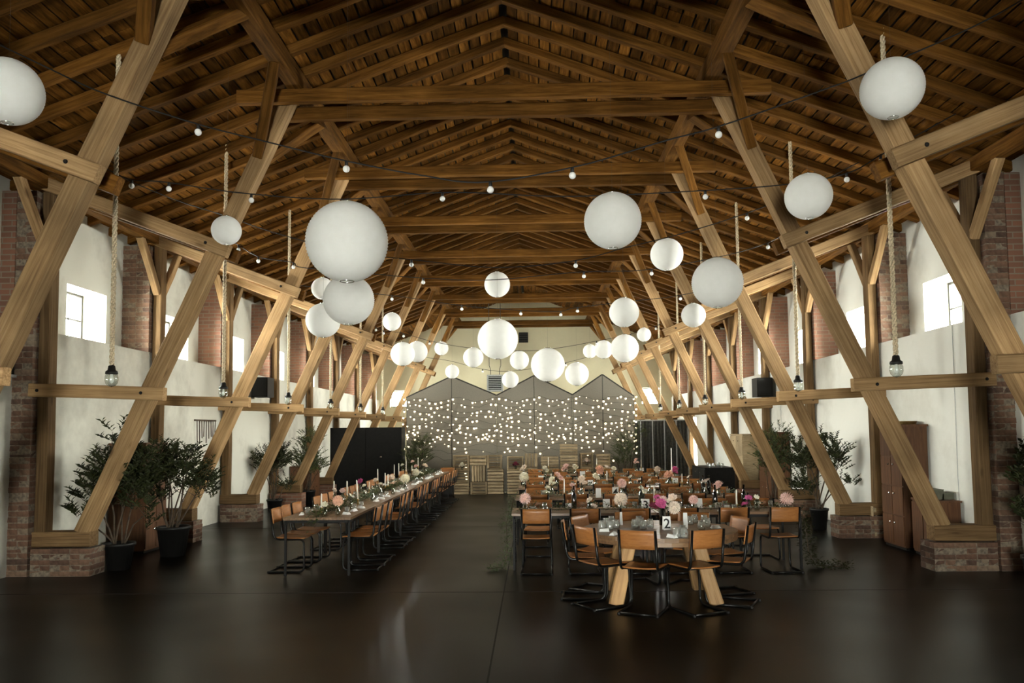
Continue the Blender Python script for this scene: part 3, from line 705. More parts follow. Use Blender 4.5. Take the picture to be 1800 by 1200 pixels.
MB().box((0, 0, 0.18), (x1-x0, 0.36, 0.36)).build('cabinet', M_BLACK, t); MB().box((0, -0.185, 0.18), (x1-x0-0.06, 0.012, 0.29)).build('grille', M_DARK, t)

# ------------------------------------------------------------------ chairs
def rounded_path(P, r=0.07, n=5):
    P = [Vector(p) for p in P]; out = [P[0]]
    for i in range(1, len(P)-1):
        a, b, c = P[i-1], P[i], P[i+1]; u, v = (a-b).normalized(), (c-b).normalized()
        rr = min(r, (a-b).length*0.45, (c-b).length*0.45); p, q = b+u*rr, b+v*rr
        for k in range(n+1):
            t = k/n; out.append(p*(1-t)**2+b*2*t*(1-t)+q*t*t)
    return out+[P[-1]]
def make_chair():
    t = thing('school_chair', (0, 0, 0), '', 'chair')
    sm = MB(); nx, ny = 6, 8                                   # curved plywood seat with a rolled front edge
    def sheet(f, name, nu, nv, th, nrm):
        m = MB(); top = [[Vector(f(i/nu, j/nv)) for i in range(nu+1)] for j in range(nv+1)]
        vs = [v for r_ in top for v in r_]+[v+Vector(nrm)*th for r_ in top for v in r_]; o = (nu+1)*(nv+1); fs_ = []
        for j in range(nv):
            for i in range(nu):
                a = j*(nu+1)+i; fs_ += [(a, a+nu+1, a+nu+2, a+1), (o+a, o+a+1, o+a+nu+2, o+a+nu+1)]
        for i in range(nu): fs_ += [(i, i+1, o+i+1, o+i), (nv*(nu+1)+i+1, nv*(nu+1)+i, o+nv*(nu+1)+i, o+nv*(nu+1)+i+1)]
        for j in range(nv): fs_ += [((j+1)*(nu+1), j*(nu+1), o+j*(nu+1), o+(j+1)*(nu+1)), (j*(nu+1)+nu, (j+1)*(nu+1)+nu, o+(j+1)*(nu+1)+nu, o+j*(nu+1)+nu)]
        m.add(vs, fs_); return m.build(name, M_PLY, t, True)
    def seat(u, v):
        x = (u-0.5)*0.385*(1-0.12*(1-v)**2); y = -0.19+0.40*v
        return (x, y, 0.448-0.03*max(0, v-0.75)**2*16*0.25-0.012*math.sin(PI*v)-0.008*math.cos((u-0.5)*PI))
    o = sheet(seat, 'seat', 6, 8, 0.013, (0, 0, 1))
    def back(u, v):
        x = (u-0.5)*0.39; c = math.cos((u-0.5)*PI*0.95)
        return (x, -0.205-0.03*v-0.028*c, 0.64+0.185*v)
    o = sheet(back, 'backrest', 8, 4, 0.012, (0, 1, 0))
    for s in (-1, 1):
        x = s*0.185
        pts = rounded_path([(x, -0.245, 0.83), (x, -0.195, 0.432), (x, 0.20, 0.432), (x*1.05, 0.205, 0.013), (x*1.05, -0.27, 0.013)], 0.075)
        MB().tube(pts, 0.0138, 8).build('side_frame', M_STEEL, t, True)
        MB().lathe([(0.001, 0.0), (0.016, 0.0), (0.016, 0.02), (0.001, 0.022)], 8).build('foot_cap', M_DARK, t, loc=(x*1.05, -0.262, 0.002))
    MB().tube([(-0.195, -0.245, 0.0135), (0.195, -0.245, 0.0135)], 0.0125, 8).build('base_bar', M_STEEL, t, True)
    MB().tube([(-0.185, -0.12, 0.432), (0.185, -0.12, 0.432)], 0.010, 8).build('cross_bar', M_STEEL, t, True)
    return t
chair0 = make_chair(); first = [True]
KIDS[chair0.name] = list(chair0.children)
def chair(x, y, rz, label, group):
    rz += random.uniform(-0.05, 0.05); x += random.uniform(-.012, .012); y += random.uniform(-.012, .012)
    if first[0]:
        first[0] = False; chair0.location = (x, y, 0); chair0.rotation_euler = (0, 0, rz); chair0['label'] = label; chair0['group'] = group; return chair0
    return copy_tree(chair0, (x, y, 0), rz, label, group)

# ------------------------------------------------------------------ tables
TH = 0.74
def steel_table(cx, cy, lx, ly, label, group, z=TH):
    t = thing('dining_table', (cx, cy, 0), label, 'table', group)
    along_x = lx > ly; L, Wd = (lx, ly) if along_x else (ly, lx); n = 5
    me = beam_mesh(L-0.002, Wd/n-0.004, 0.034, M_TABLE, 'plank', 3, 0.0008, 0.003)
    for k in range(n):
        o = -Wd/2+Wd*(k+0.5)/n; pl = link('plank', me, t)
        pl.matrix_local = Matrix(((1, 0, 0, -L/2), (0, 1, 0, o), (0, 0, 1, z-0.017), (0, 0, 0, 1))) if along_x else Matrix(((0, -1, 0, o), (1, 0, 0, -L/2), (0, 0, 1, z-0.017), (0, 0, 0, 1)))
    fr = MB()
    for sx in (-1, 1): fr.box((sx*(lx/2-0.03), 0, z-0.052), (0.03, ly-0.03, 0.034))
    for sy in (-1, 1): fr.box((0, sy*(ly/2-0.03), z-0.052), (lx-0.06, 0.03, 0.034))
    fr.build('steel_frame', M_BLACK, t)
    for sx in (-1, 1):
        for sy in (-1, 1): MB().box((sx*(lx/2-0.03), sy*(ly/2-0.03), (z-0.07)/2), (0.028, 0.028, z-0.07)).build('leg', M_BLACK, t)
    return t
LX, LY0, LLEN, LN = -2.79, 10.25, 2.0, 6                       # long table on the left: six tables end to end
for k in range(LN):
    steel_table(LX, LY0+LLEN*(k+0.5)+0.005*k, 0.88, LLEN, 'plank-topped table of the long left row, %s from the near end' % ORD[k], 'tables of the long left row')
ly_off = [0.18, 0.62, 1.08]
for s, nm in ((-1, 'left'), (1, 'right')):
    i = 0
    for k in range(LN):
        for q in ly_off:
            y = LY0+k*LLEN+q+0.25+(0.0 if s < 0 else 0.12)
            chair(LX+s*(0.44+(0.0 if s < 0 else 0.02)), y, PI/2 if s > 0 else -PI/2, 'plywood chair on the %s side of the long left table, %s from the near end' % (nm, ORD[i]), 'school chairs along the long left table'); i += 1
chair(LX+0.35, LY0+LN*LLEN+0.25, PI, 'plywood chair at the far head of the long left table', 'school chairs along the long left table')

RX0, RX1, RD = -0.30, 3.50, 0.80
ROWY = [10.95, 13.35, 15.75, 18.15, 20.5]
RN = ['nearest', 'second', 'third', 'fourth', 'farthest']
for r_, y in enumerate(ROWY):
    for j in range(2):
        lx = (RX1-RX0)/2
        steel_table(RX0+lx*(j+0.5), y, lx-0.006, RD, '%s plank-topped table in the %s right-hand row' % (('left', 'right')[j], RN[r_]), 'tables of the right-hand rows')
    for i in range(6):
        x = RX0+0.33+i*0.625
        chair(x, y-0.47, 0, 'plywood chair with its back to the camera at the %s right-hand row, %s from left' % (RN[r_], ORD[i]), 'school chairs at the right-hand rows')
        chair(x+0.03, y+0.47, PI, 'plywood chair facing the camera at the %s right-hand row, %s from left' % (RN[r_], ORD[i]), 'school chairs at the right-hand rows')

# round table in front
RC, RR, RZ = Vector((1.36, 8.85, 0)), 0.84, 0.735
t = thing('round_table', RC, 'round plank table with chunky wooden legs, nearest the camera', 'table')
n = 9
for k in range(n):                                             # planks cut to a circle
    a, b = -RR+2*RR*k/n+0.003, -RR+2*RR*(k+1)/n-0.003; m = MB(); lo, hi = [], []
    xs = [a+(b-a)*i/4 for i in range(5)]
    outline = [(x, -math.sqrt(max(0, RR*RR-x*x))) for x in xs]+[(x, math.sqrt(max(0, RR*RR-x*x))) for x in xs[::-1]]
    N_ = len(outline)
    m.add([(y, x, RZ-0.04) for x, y in outline]+[(y, x, RZ) for x, y in outline], [tuple(range(N_)), tuple(range(2*N_-1, N_-1, -1))]+[(i, N_+i, N_+(i+1) % N_, (i+1) % N_) for i in range(N_)])
    m.build('plank', M_TABLE, t)
MB().lathe([(RR-0.03, RZ-0.085), (RR-0.005, RZ-0.085), (RR-0.005, RZ-0.042), (RR-0.03, RZ-0.042), (RR-0.03, RZ-0.085)], 48).build('rim', M_TABLE, t)
MB().box((0, 0, RZ-0.085), (1.3, 0.09, 0.08)).build('cross_rail', M_STEEL, t); MB().box((0, 0, RZ-0.0851), (0.09, 1.3, 0.08)).build('cross_rail', M_STEEL, t)
for sx in (-1, 1):
    for sy in (-1, 1):
        beam('leg', (RC.x+sx*0.52, RC.y+sy*0.42, 0.0), (RC.x+sx*0.36, RC.y+sy*0.30, RZ-0.12), 0.13, 0.14, M_TRESTLE, t, side=(0, 1, 0))
for k, (ph, r_) in enumerate(((211, .77), (248, .71), (292, .71), (335, .76), (17, .78), (56, .78), (100, .76), (146, .78), (178, .80))):
    a = math.radians(ph); words = ['front left', 'front, left of the middle', 'front, right of the middle', 'front right', 'right far', 'far right', 'far middle', 'far left', 'leftmost'][k]
    chair(RC.x+r_*math.cos(a), RC.y+r_*math.sin(a), a+PI/2, 'plywood chair at the round table, %s seat' % words, 'school chairs around the round table')
# ------------------------------------------------------------------ table decoration
def petal_head(kind, mat):
    """unit flower head (diameter 1) looking up and towards -Y"""
    m = MB(); rnd = random.Random(hash(kind) % 97 if False else {'dahlia': 3, 'rose': 5, 'daisy': 8}[kind])
    if kind == 'dahlia':
        for ring in range(9):
            el = math.radians(-66+ring*18.5); n_ = max(4, int(17*math.cos(el)))
            for k in range(n_):
                a = 2*PI*k/n_+ring*0.4; d = Vector((math.cos(a)*math.cos(el), math.sin(a)*math.cos(el), math.sin(el)))
                m.leaf(d*0.12, d+Vector((0, 0, 0.08)), (0, 0, 1), 0.38-0.008*abs(ring-3), 0.17, 0.35)
        m.ball((0, 0, 0.04), 0.27, 10, 7)
    elif kind == 'rose':
        for ring in range(5):
            el = math.radians(5+ring*19); n_ = (7, 6, 5, 4, 3)[ring]
            for k in range(n_):
                a = 2*PI*k/n_+ring*0.7; d = Vector((math.cos(a)*math.cos(el), math.sin(a)*math.cos(el), math.sin(el)))
                m.leaf(d*0.05-Vector((0, 0, 0.08)), d, (0, 0, 1), 0.50-0.03*ring, 0.42, -0.5)
        m.ball((0, 0, 0.05), 0.16, 8, 5)
    else:
        for k in range(11):
            a = 2*PI*k/11; d = Vector((math.cos(a), math.sin(a), 0.25)); m.leaf(d*0.1, d, (0, 0, 1), 0.42, 0.24, 0.3)
        m.ball((0, 0, 0.05), 0.15, 8, 5)
    return m.mesh('flower_head', mat, False)
HEADS = {}
def head(kind, mat):
    k = (kind, mat.name)
    if k not in HEADS: HEADS[k] = petal_head(kind, mat)
    return HEADS[k]
vase_a = MB().lathe([(0.001, 0.004), (0.034, 0.002), (0.038, 0.02), (0.036, 0.075), (0.018, 0.105), (0.013, 0.14), (0.016, 0.148), (0.011, 0.14), (0.012, 0.11), (0.030, 0.075), (0.032, 0.02), (0.001, 0.012)], 12).mesh('bottle_vase', M_GLASS, True)
vase_b = MB().lathe([(0.001, 0.004), (0.036, 0.002), (0.040, 0.015), (0.040, 0.16), (0.016, 0.21), (0.013, 0.25), (0.016, 0.256), (0.011, 0.25), (0.012, 0.21), (0.034, 0.16), (0.034, 0.02), (0.001, 0.012)], 12).mesh('bottle_vase', M_BOTTLE, True)
def posy(base, heads, lab, group, vase=vase_a, vh=0.145, leaves=10, leafmat=None):
    """flowers standing in a small bottle; heads: (offset x, y, z above the base, diameter, kind, material)"""
    t = thing('flower_vase', base, lab, 'flowers', group)
    link('bottle_vase', vase, t)
    st, lf = MB(), MB()
    for (ox, oy, oz, d, kind, mat) in heads:
        st.tube([(0, 0, 0.02), (ox*0.15, oy*0.15, min(vh, oz*0.6)), (ox*0.9, oy*0.9, oz-d*0.25)], 0.003, 5)
        h = link('flower_head', head(kind, mat), t, (ox, oy, oz), (random.uniform(0.2, 0.9), random.uniform(-0.35, 0.35), random.uniform(0, 6))); h.scale = (d,)*3
        for _ in range(leaves):
            a = random.uniform(0, 2*PI); u = random.uniform(0.35, 0.95)
            lf.leaf((ox*u, oy*u, max(vh*0.8, oz*u)), (math.cos(a), math.sin(a), random.uniform(-0.3, 0.6)), (0, 0, 1), random.uniform(.035, .075), random.uniform(.015, .03))
    st.build('stems', M_LEAF, t, True); lf.build('leaves', leafmat or M_LEAF, t)
    return t
holder = MB().lathe([(0.001, 0.0), (0.034, 0.0), (0.034, 0.006), (0.008, 0.012), (0.007, 0.05), (0.015, 0.058), (0.015, 0.078), (0.011, 0.078), (0.011, 0.066), (0.001, 0.066)], 10).mesh('candle_holder', M_BRASS, True)
CND = {}
def candle(px, yb, yt, Y, lab, group, tilt=0.0):
    b = at(px, yb, Y=Y); tp = at(px, yt, Y=Y); z = TH
    L = max(0.08, tp.z-max(b.z, z+0.066)); foot = max(0.0, b.z-z-0.066)
    t = thing('taper_candle', (b.x, Y, z), lab, 'candle', group)
    h = link('candle_holder', holder, t); k = 1.0+foot/0.07; h.scale = (1, 1, k)
    z0 = 0.066*k; L = tp.z-z-z0
    MB().lathe([(0.0105, 0), (0.0115, 0.01), (0.009, L-0.012), (0.005, L), (0.0005, L)], 10).build('wax_taper', M_CANDLE, t, True, (0, 0, z0)).rotation_euler = (0, tilt, 0)
    MB().tube([(tilt*L, 0, z0+L-0.002), (tilt*L, 0, z0+L+0.01)], 0.001, 4).build('wick', M_INK, t)
def place_y(px, py, h, rows, half):
    y = at(px, py, Z=TH+h).y; r_ = min(rows, key=lambda q: abs(q-y)); return max(r_-half, min(r_+half, y))
glass_me = MB().lathe([(0.001, 0.002), (0.028, 0.0), (0.030, 0.01), (0.034, 0.085), (0.032, 0.085), (0.027, 0.014), (0.001, 0.010)], 12).mesh('tumbler', M_MILKY, True)
jar_me = MB().lathe([(0.001, 0.002), (0.038, 0.0), (0.042, 0.01), (0.042, 0.065), (0.030, 0.085), (0.033, 0.10), (0.029, 0.10), (0.026, 0.085), (0.038, 0.062), (0.038, 0.014), (0.001, 0.010)], 12).mesh('glass_jar', M_MILKY, True)
tea_me = MB().lathe([(0.001, 0.012), (0.030, 0.012), (0.031, 0.028), (0.028, 0.030), (0.001, 0.027)], 12).mesh('tealight', M_PORC, True)
nap = MB(); nap.add([(-.055, -.03, 0), (.055, -.03, 0), (.055, .03, 0), (-.055, .03, 0), (-.045, -.012, .03), (.04, -.016, .028), (.048, .014, .036), (-.04, .016, .022)], [(3, 2, 1, 0), (4, 5, 6, 7), (0, 1, 5, 4), (1, 2, 6, 5), (2, 3, 7, 6), (3, 0, 4, 7)])
nap_me = nap.mesh('folded_napkin', M_CARD, False)

for zx, zz, mat, lab in CRATE_FLOWERS:
    xx = cz(zx, zx, 0, 0)[0]
    posy((xx, 23.70, zz+0.012), [(0, -.02, .17, .15, 'dahlia', mat), (.07, 0, .14, .10, 'rose', mat), (-.07, .02, .13, .10, 'rose', mat)], lab, 'flowers in the crates', leaves=6)
# long left table -------------------------------------------------
GL = 'flowers down the long left table'
def lt_y(px, py, h): # depth on the long table for something h above its top
    y = at(px, py, Z=TH+h).y; return max(LY0+0.12, min(LY0+LN*LLEN-0.1, y))
LEFTF = [(594, 880, .165, 'dahlia', M_PEACH, 'large peach dahlia in a bottle near the front of the long table'), (602, 862, .10, 'rose', M_PINK, 'small pink bloom behind the large peach dahlia'),
 (588, 861, .09, 'rose', M_BLUSH, 'pale bloom beside the second candle of the long table'), (571, 886, .09, 'rose', M_WHITE, 'cream bloom beside the foremost candle of the long table'),
 (633, 845, .12, 'rose', M_MAGENTA, 'single magenta bloom over the long left table'), (640, 853, .08, 'rose', M_WHITE, 'cream rosebud under the magenta bloom'),
 (660, 843, .10, 'rose', M_BLUSH, 'blush bloom at the middle of the long left table'), (669, 850, .08, 'daisy', M_WHITE, 'small white daisy in the middle of the long table'),
 (691, 849, .16, 'daisy', M_PEACH, 'peach open flower with dark heart, long left table'), (689, 838, .14, 'rose', M_BLUSH, 'blush bloom behind the peach open flower'),
 (712, 841, .22, 'dahlia', M_WHITE, 'large cream dahlia on the far half of the long table'), (707, 817, .12, 'rose', M_WHITE, 'high white bloom between the far candles'),
 (725, 811, .13, 'rose', M_PINK, 'pink bloom high at the far end of the long table'), (731, 819, .14, 'rose', M_PINK, 'lower pink bloom at the far end of the long table'),
 (747, 818, .19, 'rose', M_BLUSH, 'large blush bloom at the very far end of the long table'), (731, 830, .18, 'dahlia', M_WHITE, 'cream dahlia low at the far end of the long table'),
 (616, 870, .07, 'daisy', M_WHITE, 'tiny white flowers behind the third candle'), (741, 831, .12, 'daisy', M_WHITE, 'small white flowers at the far table end'), (655, 858, .08, 'daisy', M_WHITE, 'small white flowers before the blush bloom')]
for px, py, d, kind, mat, lab in LEFTF:
    y = lt_y(px, py, 0.2); p = at(px, py, Y=y); z = max(0.16, p.z-TH)
    posy((p.x, y, TH), [(0, 0, z, d, kind, mat)], lab, GL, leaves=12)
for k, (px, yb, yt) in enumerate([(565, 893, 867), (587, 871, 845), (610, 871, 845), (629, 878, 843), (649, 860, 846), (664, 845, 824), (677, 855, 831), (682, 854, 833), (693, 835, 816), (701, 835, 814), (714, 829, 809), (724, 828, 818), (735, 820, 804)]):
    y = lt_y(px, yb, 0.07); candle(px, yb, yt, y, 'cream taper candle on the long left table, %s from the near end' % ORD[k], 'taper candles on the long left table', -0.06 if k == 3 else 0)
def foliage(name, pts, n, spread, L, W, mat, stem=None, parent=None, lab=None, cat='garland', group=None):
    o = Vector(pts[0]); t = parent or thing(name, o, lab, cat, group)
    P = [Vector(p)-o for p in pts]; m = MB(); seg = [(P[i], P[i+1]) for i in range(len(P)-1)]; tot = sum((b-a).length for a, b in seg)
    MB().tube(P, 0.005, 5).build('stem', stem or M_BARK, t)
    for _ in range(n):
        u = random.uniform(0, tot)
        for a, b in seg:
            l = (b-a).length
            if u <= l: break
            u -= l
        p = a+(b-a)*(u/l); an = random.uniform(0, 2*PI); d = Vector((math.cos(an), math.sin(an), random.uniform(-0.35, 0.75)))
        q = p+d*random.uniform(0, spread); m.leaf(q, d+Vector((0, 0, random.uniform(-.4, .3))), (0, 0, 1), L*random.uniform(.6, 1.3), W*random.uniform(.7, 1.2))
    tag(m.build('foliage', mat, t), kind='stuff')
    return t
for k in range(LN):
    y = LY0+k*LLEN; pts = [(LX+random.uniform(-.06, .06), y+0.04+1.9*i/8, TH+0.012) for i in range(9)]
    if k == 0: pts = [(LX-0.02, y-0.035, TH-0.12), (LX, y-0.03, TH+0.0)]+pts[1:]
    foliage('leaf_runner', pts, 800, 0.14, 0.055, 0.028, M_EUCA if k % 2 else M_LEAF, lab='leafy green runner down the long left table, %s length from the near end' % ORD[k], group='leafy runners on the long left table')
i = 0
for k in range(LN):
    for q in ly_off:
        for s in (-1, 1):
            y = LY0+k*LLEN+q+0.25
            tag(link('tumbler', glass_me, None, (LX+s*0.27, y+0.09, TH)), 'clear glass on the %s of the long left table, %s from the near end' % (SIDE[s], ORD[i]), 'glass', 'glasses on the long left table')
            tag(link('folded_napkin', nap_me, None, (LX+s*0.30, y-0.07, TH+0.0005), (0, 0, random.uniform(0, 3))), 'white napkin on the %s of the long left table, %s from the near end' % (SIDE[s], ORD[i]), 'napkin', 'napkins on the long left table')
        i += 1

# right-hand rows -------------------------------------------------
GR = 'flowers on the right-hand rows'
RF = [(923, 876, .16, 'dahlia', M_PINK, 'spiky pale pink dahlia at the left end of the nearest row'), (1091, 877, .19, 'dahlia', M_BLUSH, 'large cream dahlia in the middle of the nearest row'),
 (1036, 879, .10, 'rose', M_BLUSH, 'cluster of small blush roses on the nearest row'), (1383, 878, .19, 'dahlia', M_PINK, 'large pink dahlia at the right end of the nearest row'),
 (1316, 875, .10, 'rose', M_MAGENTA, 'magenta bloom near the right end of the nearest row'), (1330, 873, .075, 'rose', M_WHITE, 'white roses beside the magenta bloom'),
 (1219, 879, .13, 'dahlia', M_PINK, 'drooping pink dahlia behind the white menu card'), (1093, 849, .16, 'dahlia', M_PINK, 'pink dahlia above the number four'),
 (921, 838, .20, 'dahlia', M_WHITE, 'round white dahlia at the left end, second row'), (963, 857, .10, 'rose', M_WHITE, 'two cream blooms leaning over the left chairs'),
 (1006, 853, .10, 'rose', M_PINK, 'pink tulip-like bloom left of the middle, second row'), (1240, 846, .16, 'daisy', M_BLUSH, 'open blush flower over the dark jug'),
 (1263, 850, .14, 'rose', M_PINK, 'pink spray right of the blush flower'), (1142, 844, .13, 'daisy', M_BLUSH, 'cream flower with dark heart in the third row'),
 (1022, 841, .14, 'rose', M_BLUSH, 'blush bloom among cards, third row'), (980, 834, .14, 'rose', M_PINK, 'dusky pink blooms left of the middle, third row'),
 (921, 821, .16, 'rose', M_BLUSH, 'blush bloom over the leftmost far chair'), (995, 819, .18, 'rose', M_PINK, 'pink blooms over the fourth row, left'), (1010, 819, .13, 'rose', M_WHITE, 'white blooms over the fourth row, left of middle'),
 (1054, 823, .20, 'rose', M_PEACH, 'peach blooms in the middle of the far rows'), (1067, 821, .15, 'daisy', M_BLUSH, 'blush open flower in the middle of the far rows'), (1079, 823, .13, 'rose', M_WHITE, 'white bloom right of the peach ones'),
 (1155, 824, .15, 'rose', M_BLUSH, 'lilac-white bloom on the fourth row, right'), (1186, 824, .15, 'rose', M_MAGENTA, 'magenta daisy by the tall candle'), (1175, 833, .18, 'rose', M_PEACH, 'peach bloom at the foot of the tall candle'),
 (1210, 838, .07, 'daisy', M_WHITE, 'tiny white flowers right of the tall candle'), (958, 822, .12, 'rose', M_WHITE, 'white bloom behind the left far candle'), (1108, 838, .10, 'daisy', M_WHITE, 'white sprigs in the third row'), (1127, 858, .09, 'rose', M_WHITE, 'cream rosebud right of the number four'),
 (970, 842, .12, 'rose', M_WHITE, 'pale green-white bloom by the short candle'), (1047, 836, .12, 'rose', M_WHITE, 'white bloom in the middle of the third row'), (1118, 808, .12, 'rose', M_PINK, 'high pink spray before the backdrop, right')]
for px, py, d, kind, mat, lab in RF:
    d *= 1.12; y = place_y(px, py, 0.22, ROWY, 0.26); p = at(px, py, Y=y); z = max(0.15, p.z-TH)
    hs = [(0, 0, z, d, kind, mat)]
    if kind == 'rose':
        for _ in range(2): hs.append((random.uniform(-.07, .07), random.uniform(-.05, .05), z-random.uniform(.03, .08), d*0.75, 'rose', mat))
    posy((p.x, y, TH), hs, lab, GR, leaves=9)
for k, (px, yb, yt, w_) in enumerate([(964, 820, 803, 'far left'), (992, 868, 841, 'tall one left of the middle'), (969, 845, 832, 'short one behind the left chairs'), (1067, 845, 827, 'one in the middle'), (1049, 818, 804, 'far one in the middle'), (1150, 882, 855, 'one right behind the number three'),
        (1181, 842, 787, 'very tall one on the right'), (1199, 848, 832, 'short one on the right'), (1295, 887, 860, 'one near the right end'), (1127, 821, 807, 'far one right of the middle')]):
    y = place_y(px, yb, 0.07, ROWY, 0.25); candle(px, yb, yt, y, 'cream taper candle on the right-hand rows, %s' % w_, 'taper candles on the right-hand rows')
def tent_card(px, yb, w_, h_, rows, half, lab, digit=None, z=TH, group=None):
    y = at(px, yb, Z=z).y; r_ = min(rows, key=lambda q: abs(q-y)); y = max(r_-half, min(r_+half, y)); b = at(px, yb, Y=y); sc = y/F_PX
    W, H = w_*sc, h_*sc
    t = thing('table_number' if digit else 'menu_card', (b.x, y, z), lab, 'sign' if digit else 'card', group, random.uniform(-.12, .12))
    dp = H*0.22; th = 0.0015
    MB().add([(-W/2, -dp, 0), (W/2, -dp, 0), (W/2, 0, H), (-W/2, 0, H), (-W/2, -dp+th*2, 0), (W/2, -dp+th*2, 0), (W/2, th, H), (-W/2, th, H)], [(0, 1, 2, 3), (7, 6, 5, 4), (4, 5, 1, 0), (1, 5, 6, 2), (3, 2, 6, 7), (0, 3, 7, 4)]).build('front_leaf', M_CARD, t)
    MB().add([(-W/2, dp, 0), (W/2, dp, 0), (W/2, 0, H), (-W/2, 0, H), (-W/2, dp-th*2, 0), (W/2, dp-th*2, 0), (W/2, -th, H), (-W/2, -th, H)], [(3, 2, 1, 0), (4, 5, 6, 7), (0, 1, 5, 4), (2, 6, 5, 1), (7, 6, 2, 3), (4, 7, 3, 0)]).build('back_leaf', M_CARD, t)
    if digit:
        cu = bpy.data.curves.new('digit', 'FONT'); cu.body = digit; cu.size = H*1.02; cu.align_x = 'CENTER'; cu.extrude = 0.0006; cu.offset = 0.002
        tmp = bpy.data.objects.new('digit_tmp', cu); COL.objects.link(tmp)
        me = bpy.data.meshes.new_from_object(tmp.evaluated_get(bpy.context.evaluated_depsgraph_get())); bpy.data.objects.remove(tmp)
        me.materials.clear(); me.materials.append(M_INK)
        o = link('digit', me, t, (0, -dp*0.86-0.0015, H*0.14), (math.atan2(H, dp), 0, 0)); o['label'] = 'black printed numeral'
    return t
tent_card(1135, 896, 13.5, 19, ROWY, .33, 'white number card three, standing on the nearest right-hand row', '3', group='table numbers')
tent_card(1082, 871, 11, 15, ROWY, .33, 'white number card four, standing on the second right-hand row', '4', group='table numbers')
for px, yb, w_, h_, lab in [(999, 888, 10, 8, 'small white card at the left of the nearest row'), (1052, 875, 9, 16, 'upright white card behind the second chair'), (1066, 884, 12, 15, 'white menu card left of the cream dahlia'), (1228, 894, 13, 18, 'large blank white card right of the bouquet'), (1263, 892, 12, 9, 'white card lying at the right of the nearest row'),
     (1278, 902, 9, 11, 'small white card at the near table edge, right'), (951, 846, 9, 8, 'white card behind the left chairs, second row'), (1038, 849, 10, 9, 'square white card in the third row'), (1024, 838, 9, 12, 'upright white card over the third row'), (1187, 850, 10, 11, 'white card under the tall candle'), (1133, 875, 8, 14, 'narrow white card right of the number four'), (1128, 826, 7, 8, 'far white card before the grey curtain')]:
    tent_card(px, yb, w_, h_, ROWY, .33, lab, group='cards on the right-hand rows')
bot_me = MB().lathe([(0.001, 0.004), (0.036, 0.0), (0.038, 0.01), (0.038, 0.17), (0.030, 0.20), (0.014, 0.235), (0.013, 0.30), (0.016, 0.302), (0.016, 0.312), (0.001, 0.312)], 14).mesh('wine_bottle', M_BOTTLE, True)
for px, py, lab in ((1009, 884, 'dark wine bottle behind the first chairs of the nearest row'), (1127, 884, 'dark wine bottle left of the number three'), (1257, 884, 'dark wine bottle right of the large blank card'), (1308, 884, 'dark wine bottle near the magenta bloom'), (1236, 862, 'dark wine bottle under the blush flower'), (1246, 861, 'dark wine bottle beside another in the second row')):
    y = place_y(px, py, 0.02, ROWY, 0.25); p = at(px, py, Y=y); tag(link('wine_bottle', bot_me, None, (p.x, y, TH)), lab, 'bottle', 'wine bottles on the right-hand rows')
for r_, y in enumerate(ROWY):
    for i in range(6):
        x = RX0+0.33+i*0.625
        for s in (-1, 1):
            wd = 'near' if s < 0 else 'far'
            tag(link('tumbler', glass_me, None, (x+0.12, y+s*0.26, TH)), 'clear glass on the %s side of the %s right-hand row, %s from left' % (wd, RN[r_], ORD[i]), 'glass', 'glasses on the right-hand rows')
            if (i+r_) % 2 == 0: tag(link('folded_napkin', nap_me, None, (x-0.05, y+s*0.28, TH+0.0005), (0, 0, random.uniform(0, 3))), 'white napkin on the %s side of the %s right-hand row, %s from left' % (wd, RN[r_], ORD[i]), 'napkin', 'napkins on the right-hand rows')
    pts = [(RX0+0.1+i*(RX1-RX0-0.2)/10, y+random.uniform(-.05, .05), TH+0.012) for i in range(11)]
    foliage('leaf_runner', pts, 1100, 0.14, 0.052, 0.026, M_EUCA if r_ % 2 else M_LEAF, lab='leafy green runner along the %s right-hand row' % RN[r_], group='leafy runners on the right-hand rows')
y = ROWY[0]
foliage('hanging_garland', [(RX0-0.03, y-0.2, TH+0.02), (RX0-0.07, y-0.2, 0.6), (RX0-0.06, y-0.22, 0.25), (RX0-0.10, y-0.28, 0.03), (RX0-0.30, y-0.38, 0.02)], 520, 0.10, 0.05, 0.028, M_EUCA, lab='grey-green garland trailing off the left end of the nearest row', group='trailing garlands')
foliage('hanging_garland', [(RX1+0.03, y-0.2, TH+0.02), (RX1+0.09, y-0.22, 0.55), (RX1+0.10, y-0.25, 0.2), (RX1+0.16, y-0.32, 0.03), (RX1+0.55, y-0.38, 0.02)], 620, 0.11, 0.055, 0.03, M_LEAFD, lab='dark green garland trailing off the right end onto the floor', group='trailing garlands')
foliage('hanging_garland', [(RX0-0.03, ROWY[1]-0.2, TH+0.02), (RX0-0.08, ROWY[1]-0.2, 0.5), (RX0-0.07, ROWY[1]-0.22, 0.2)], 300, 0.09, 0.05, 0.028, M_EUCA, lab='short garland hanging off the left end of the second row', group='trailing garlands')

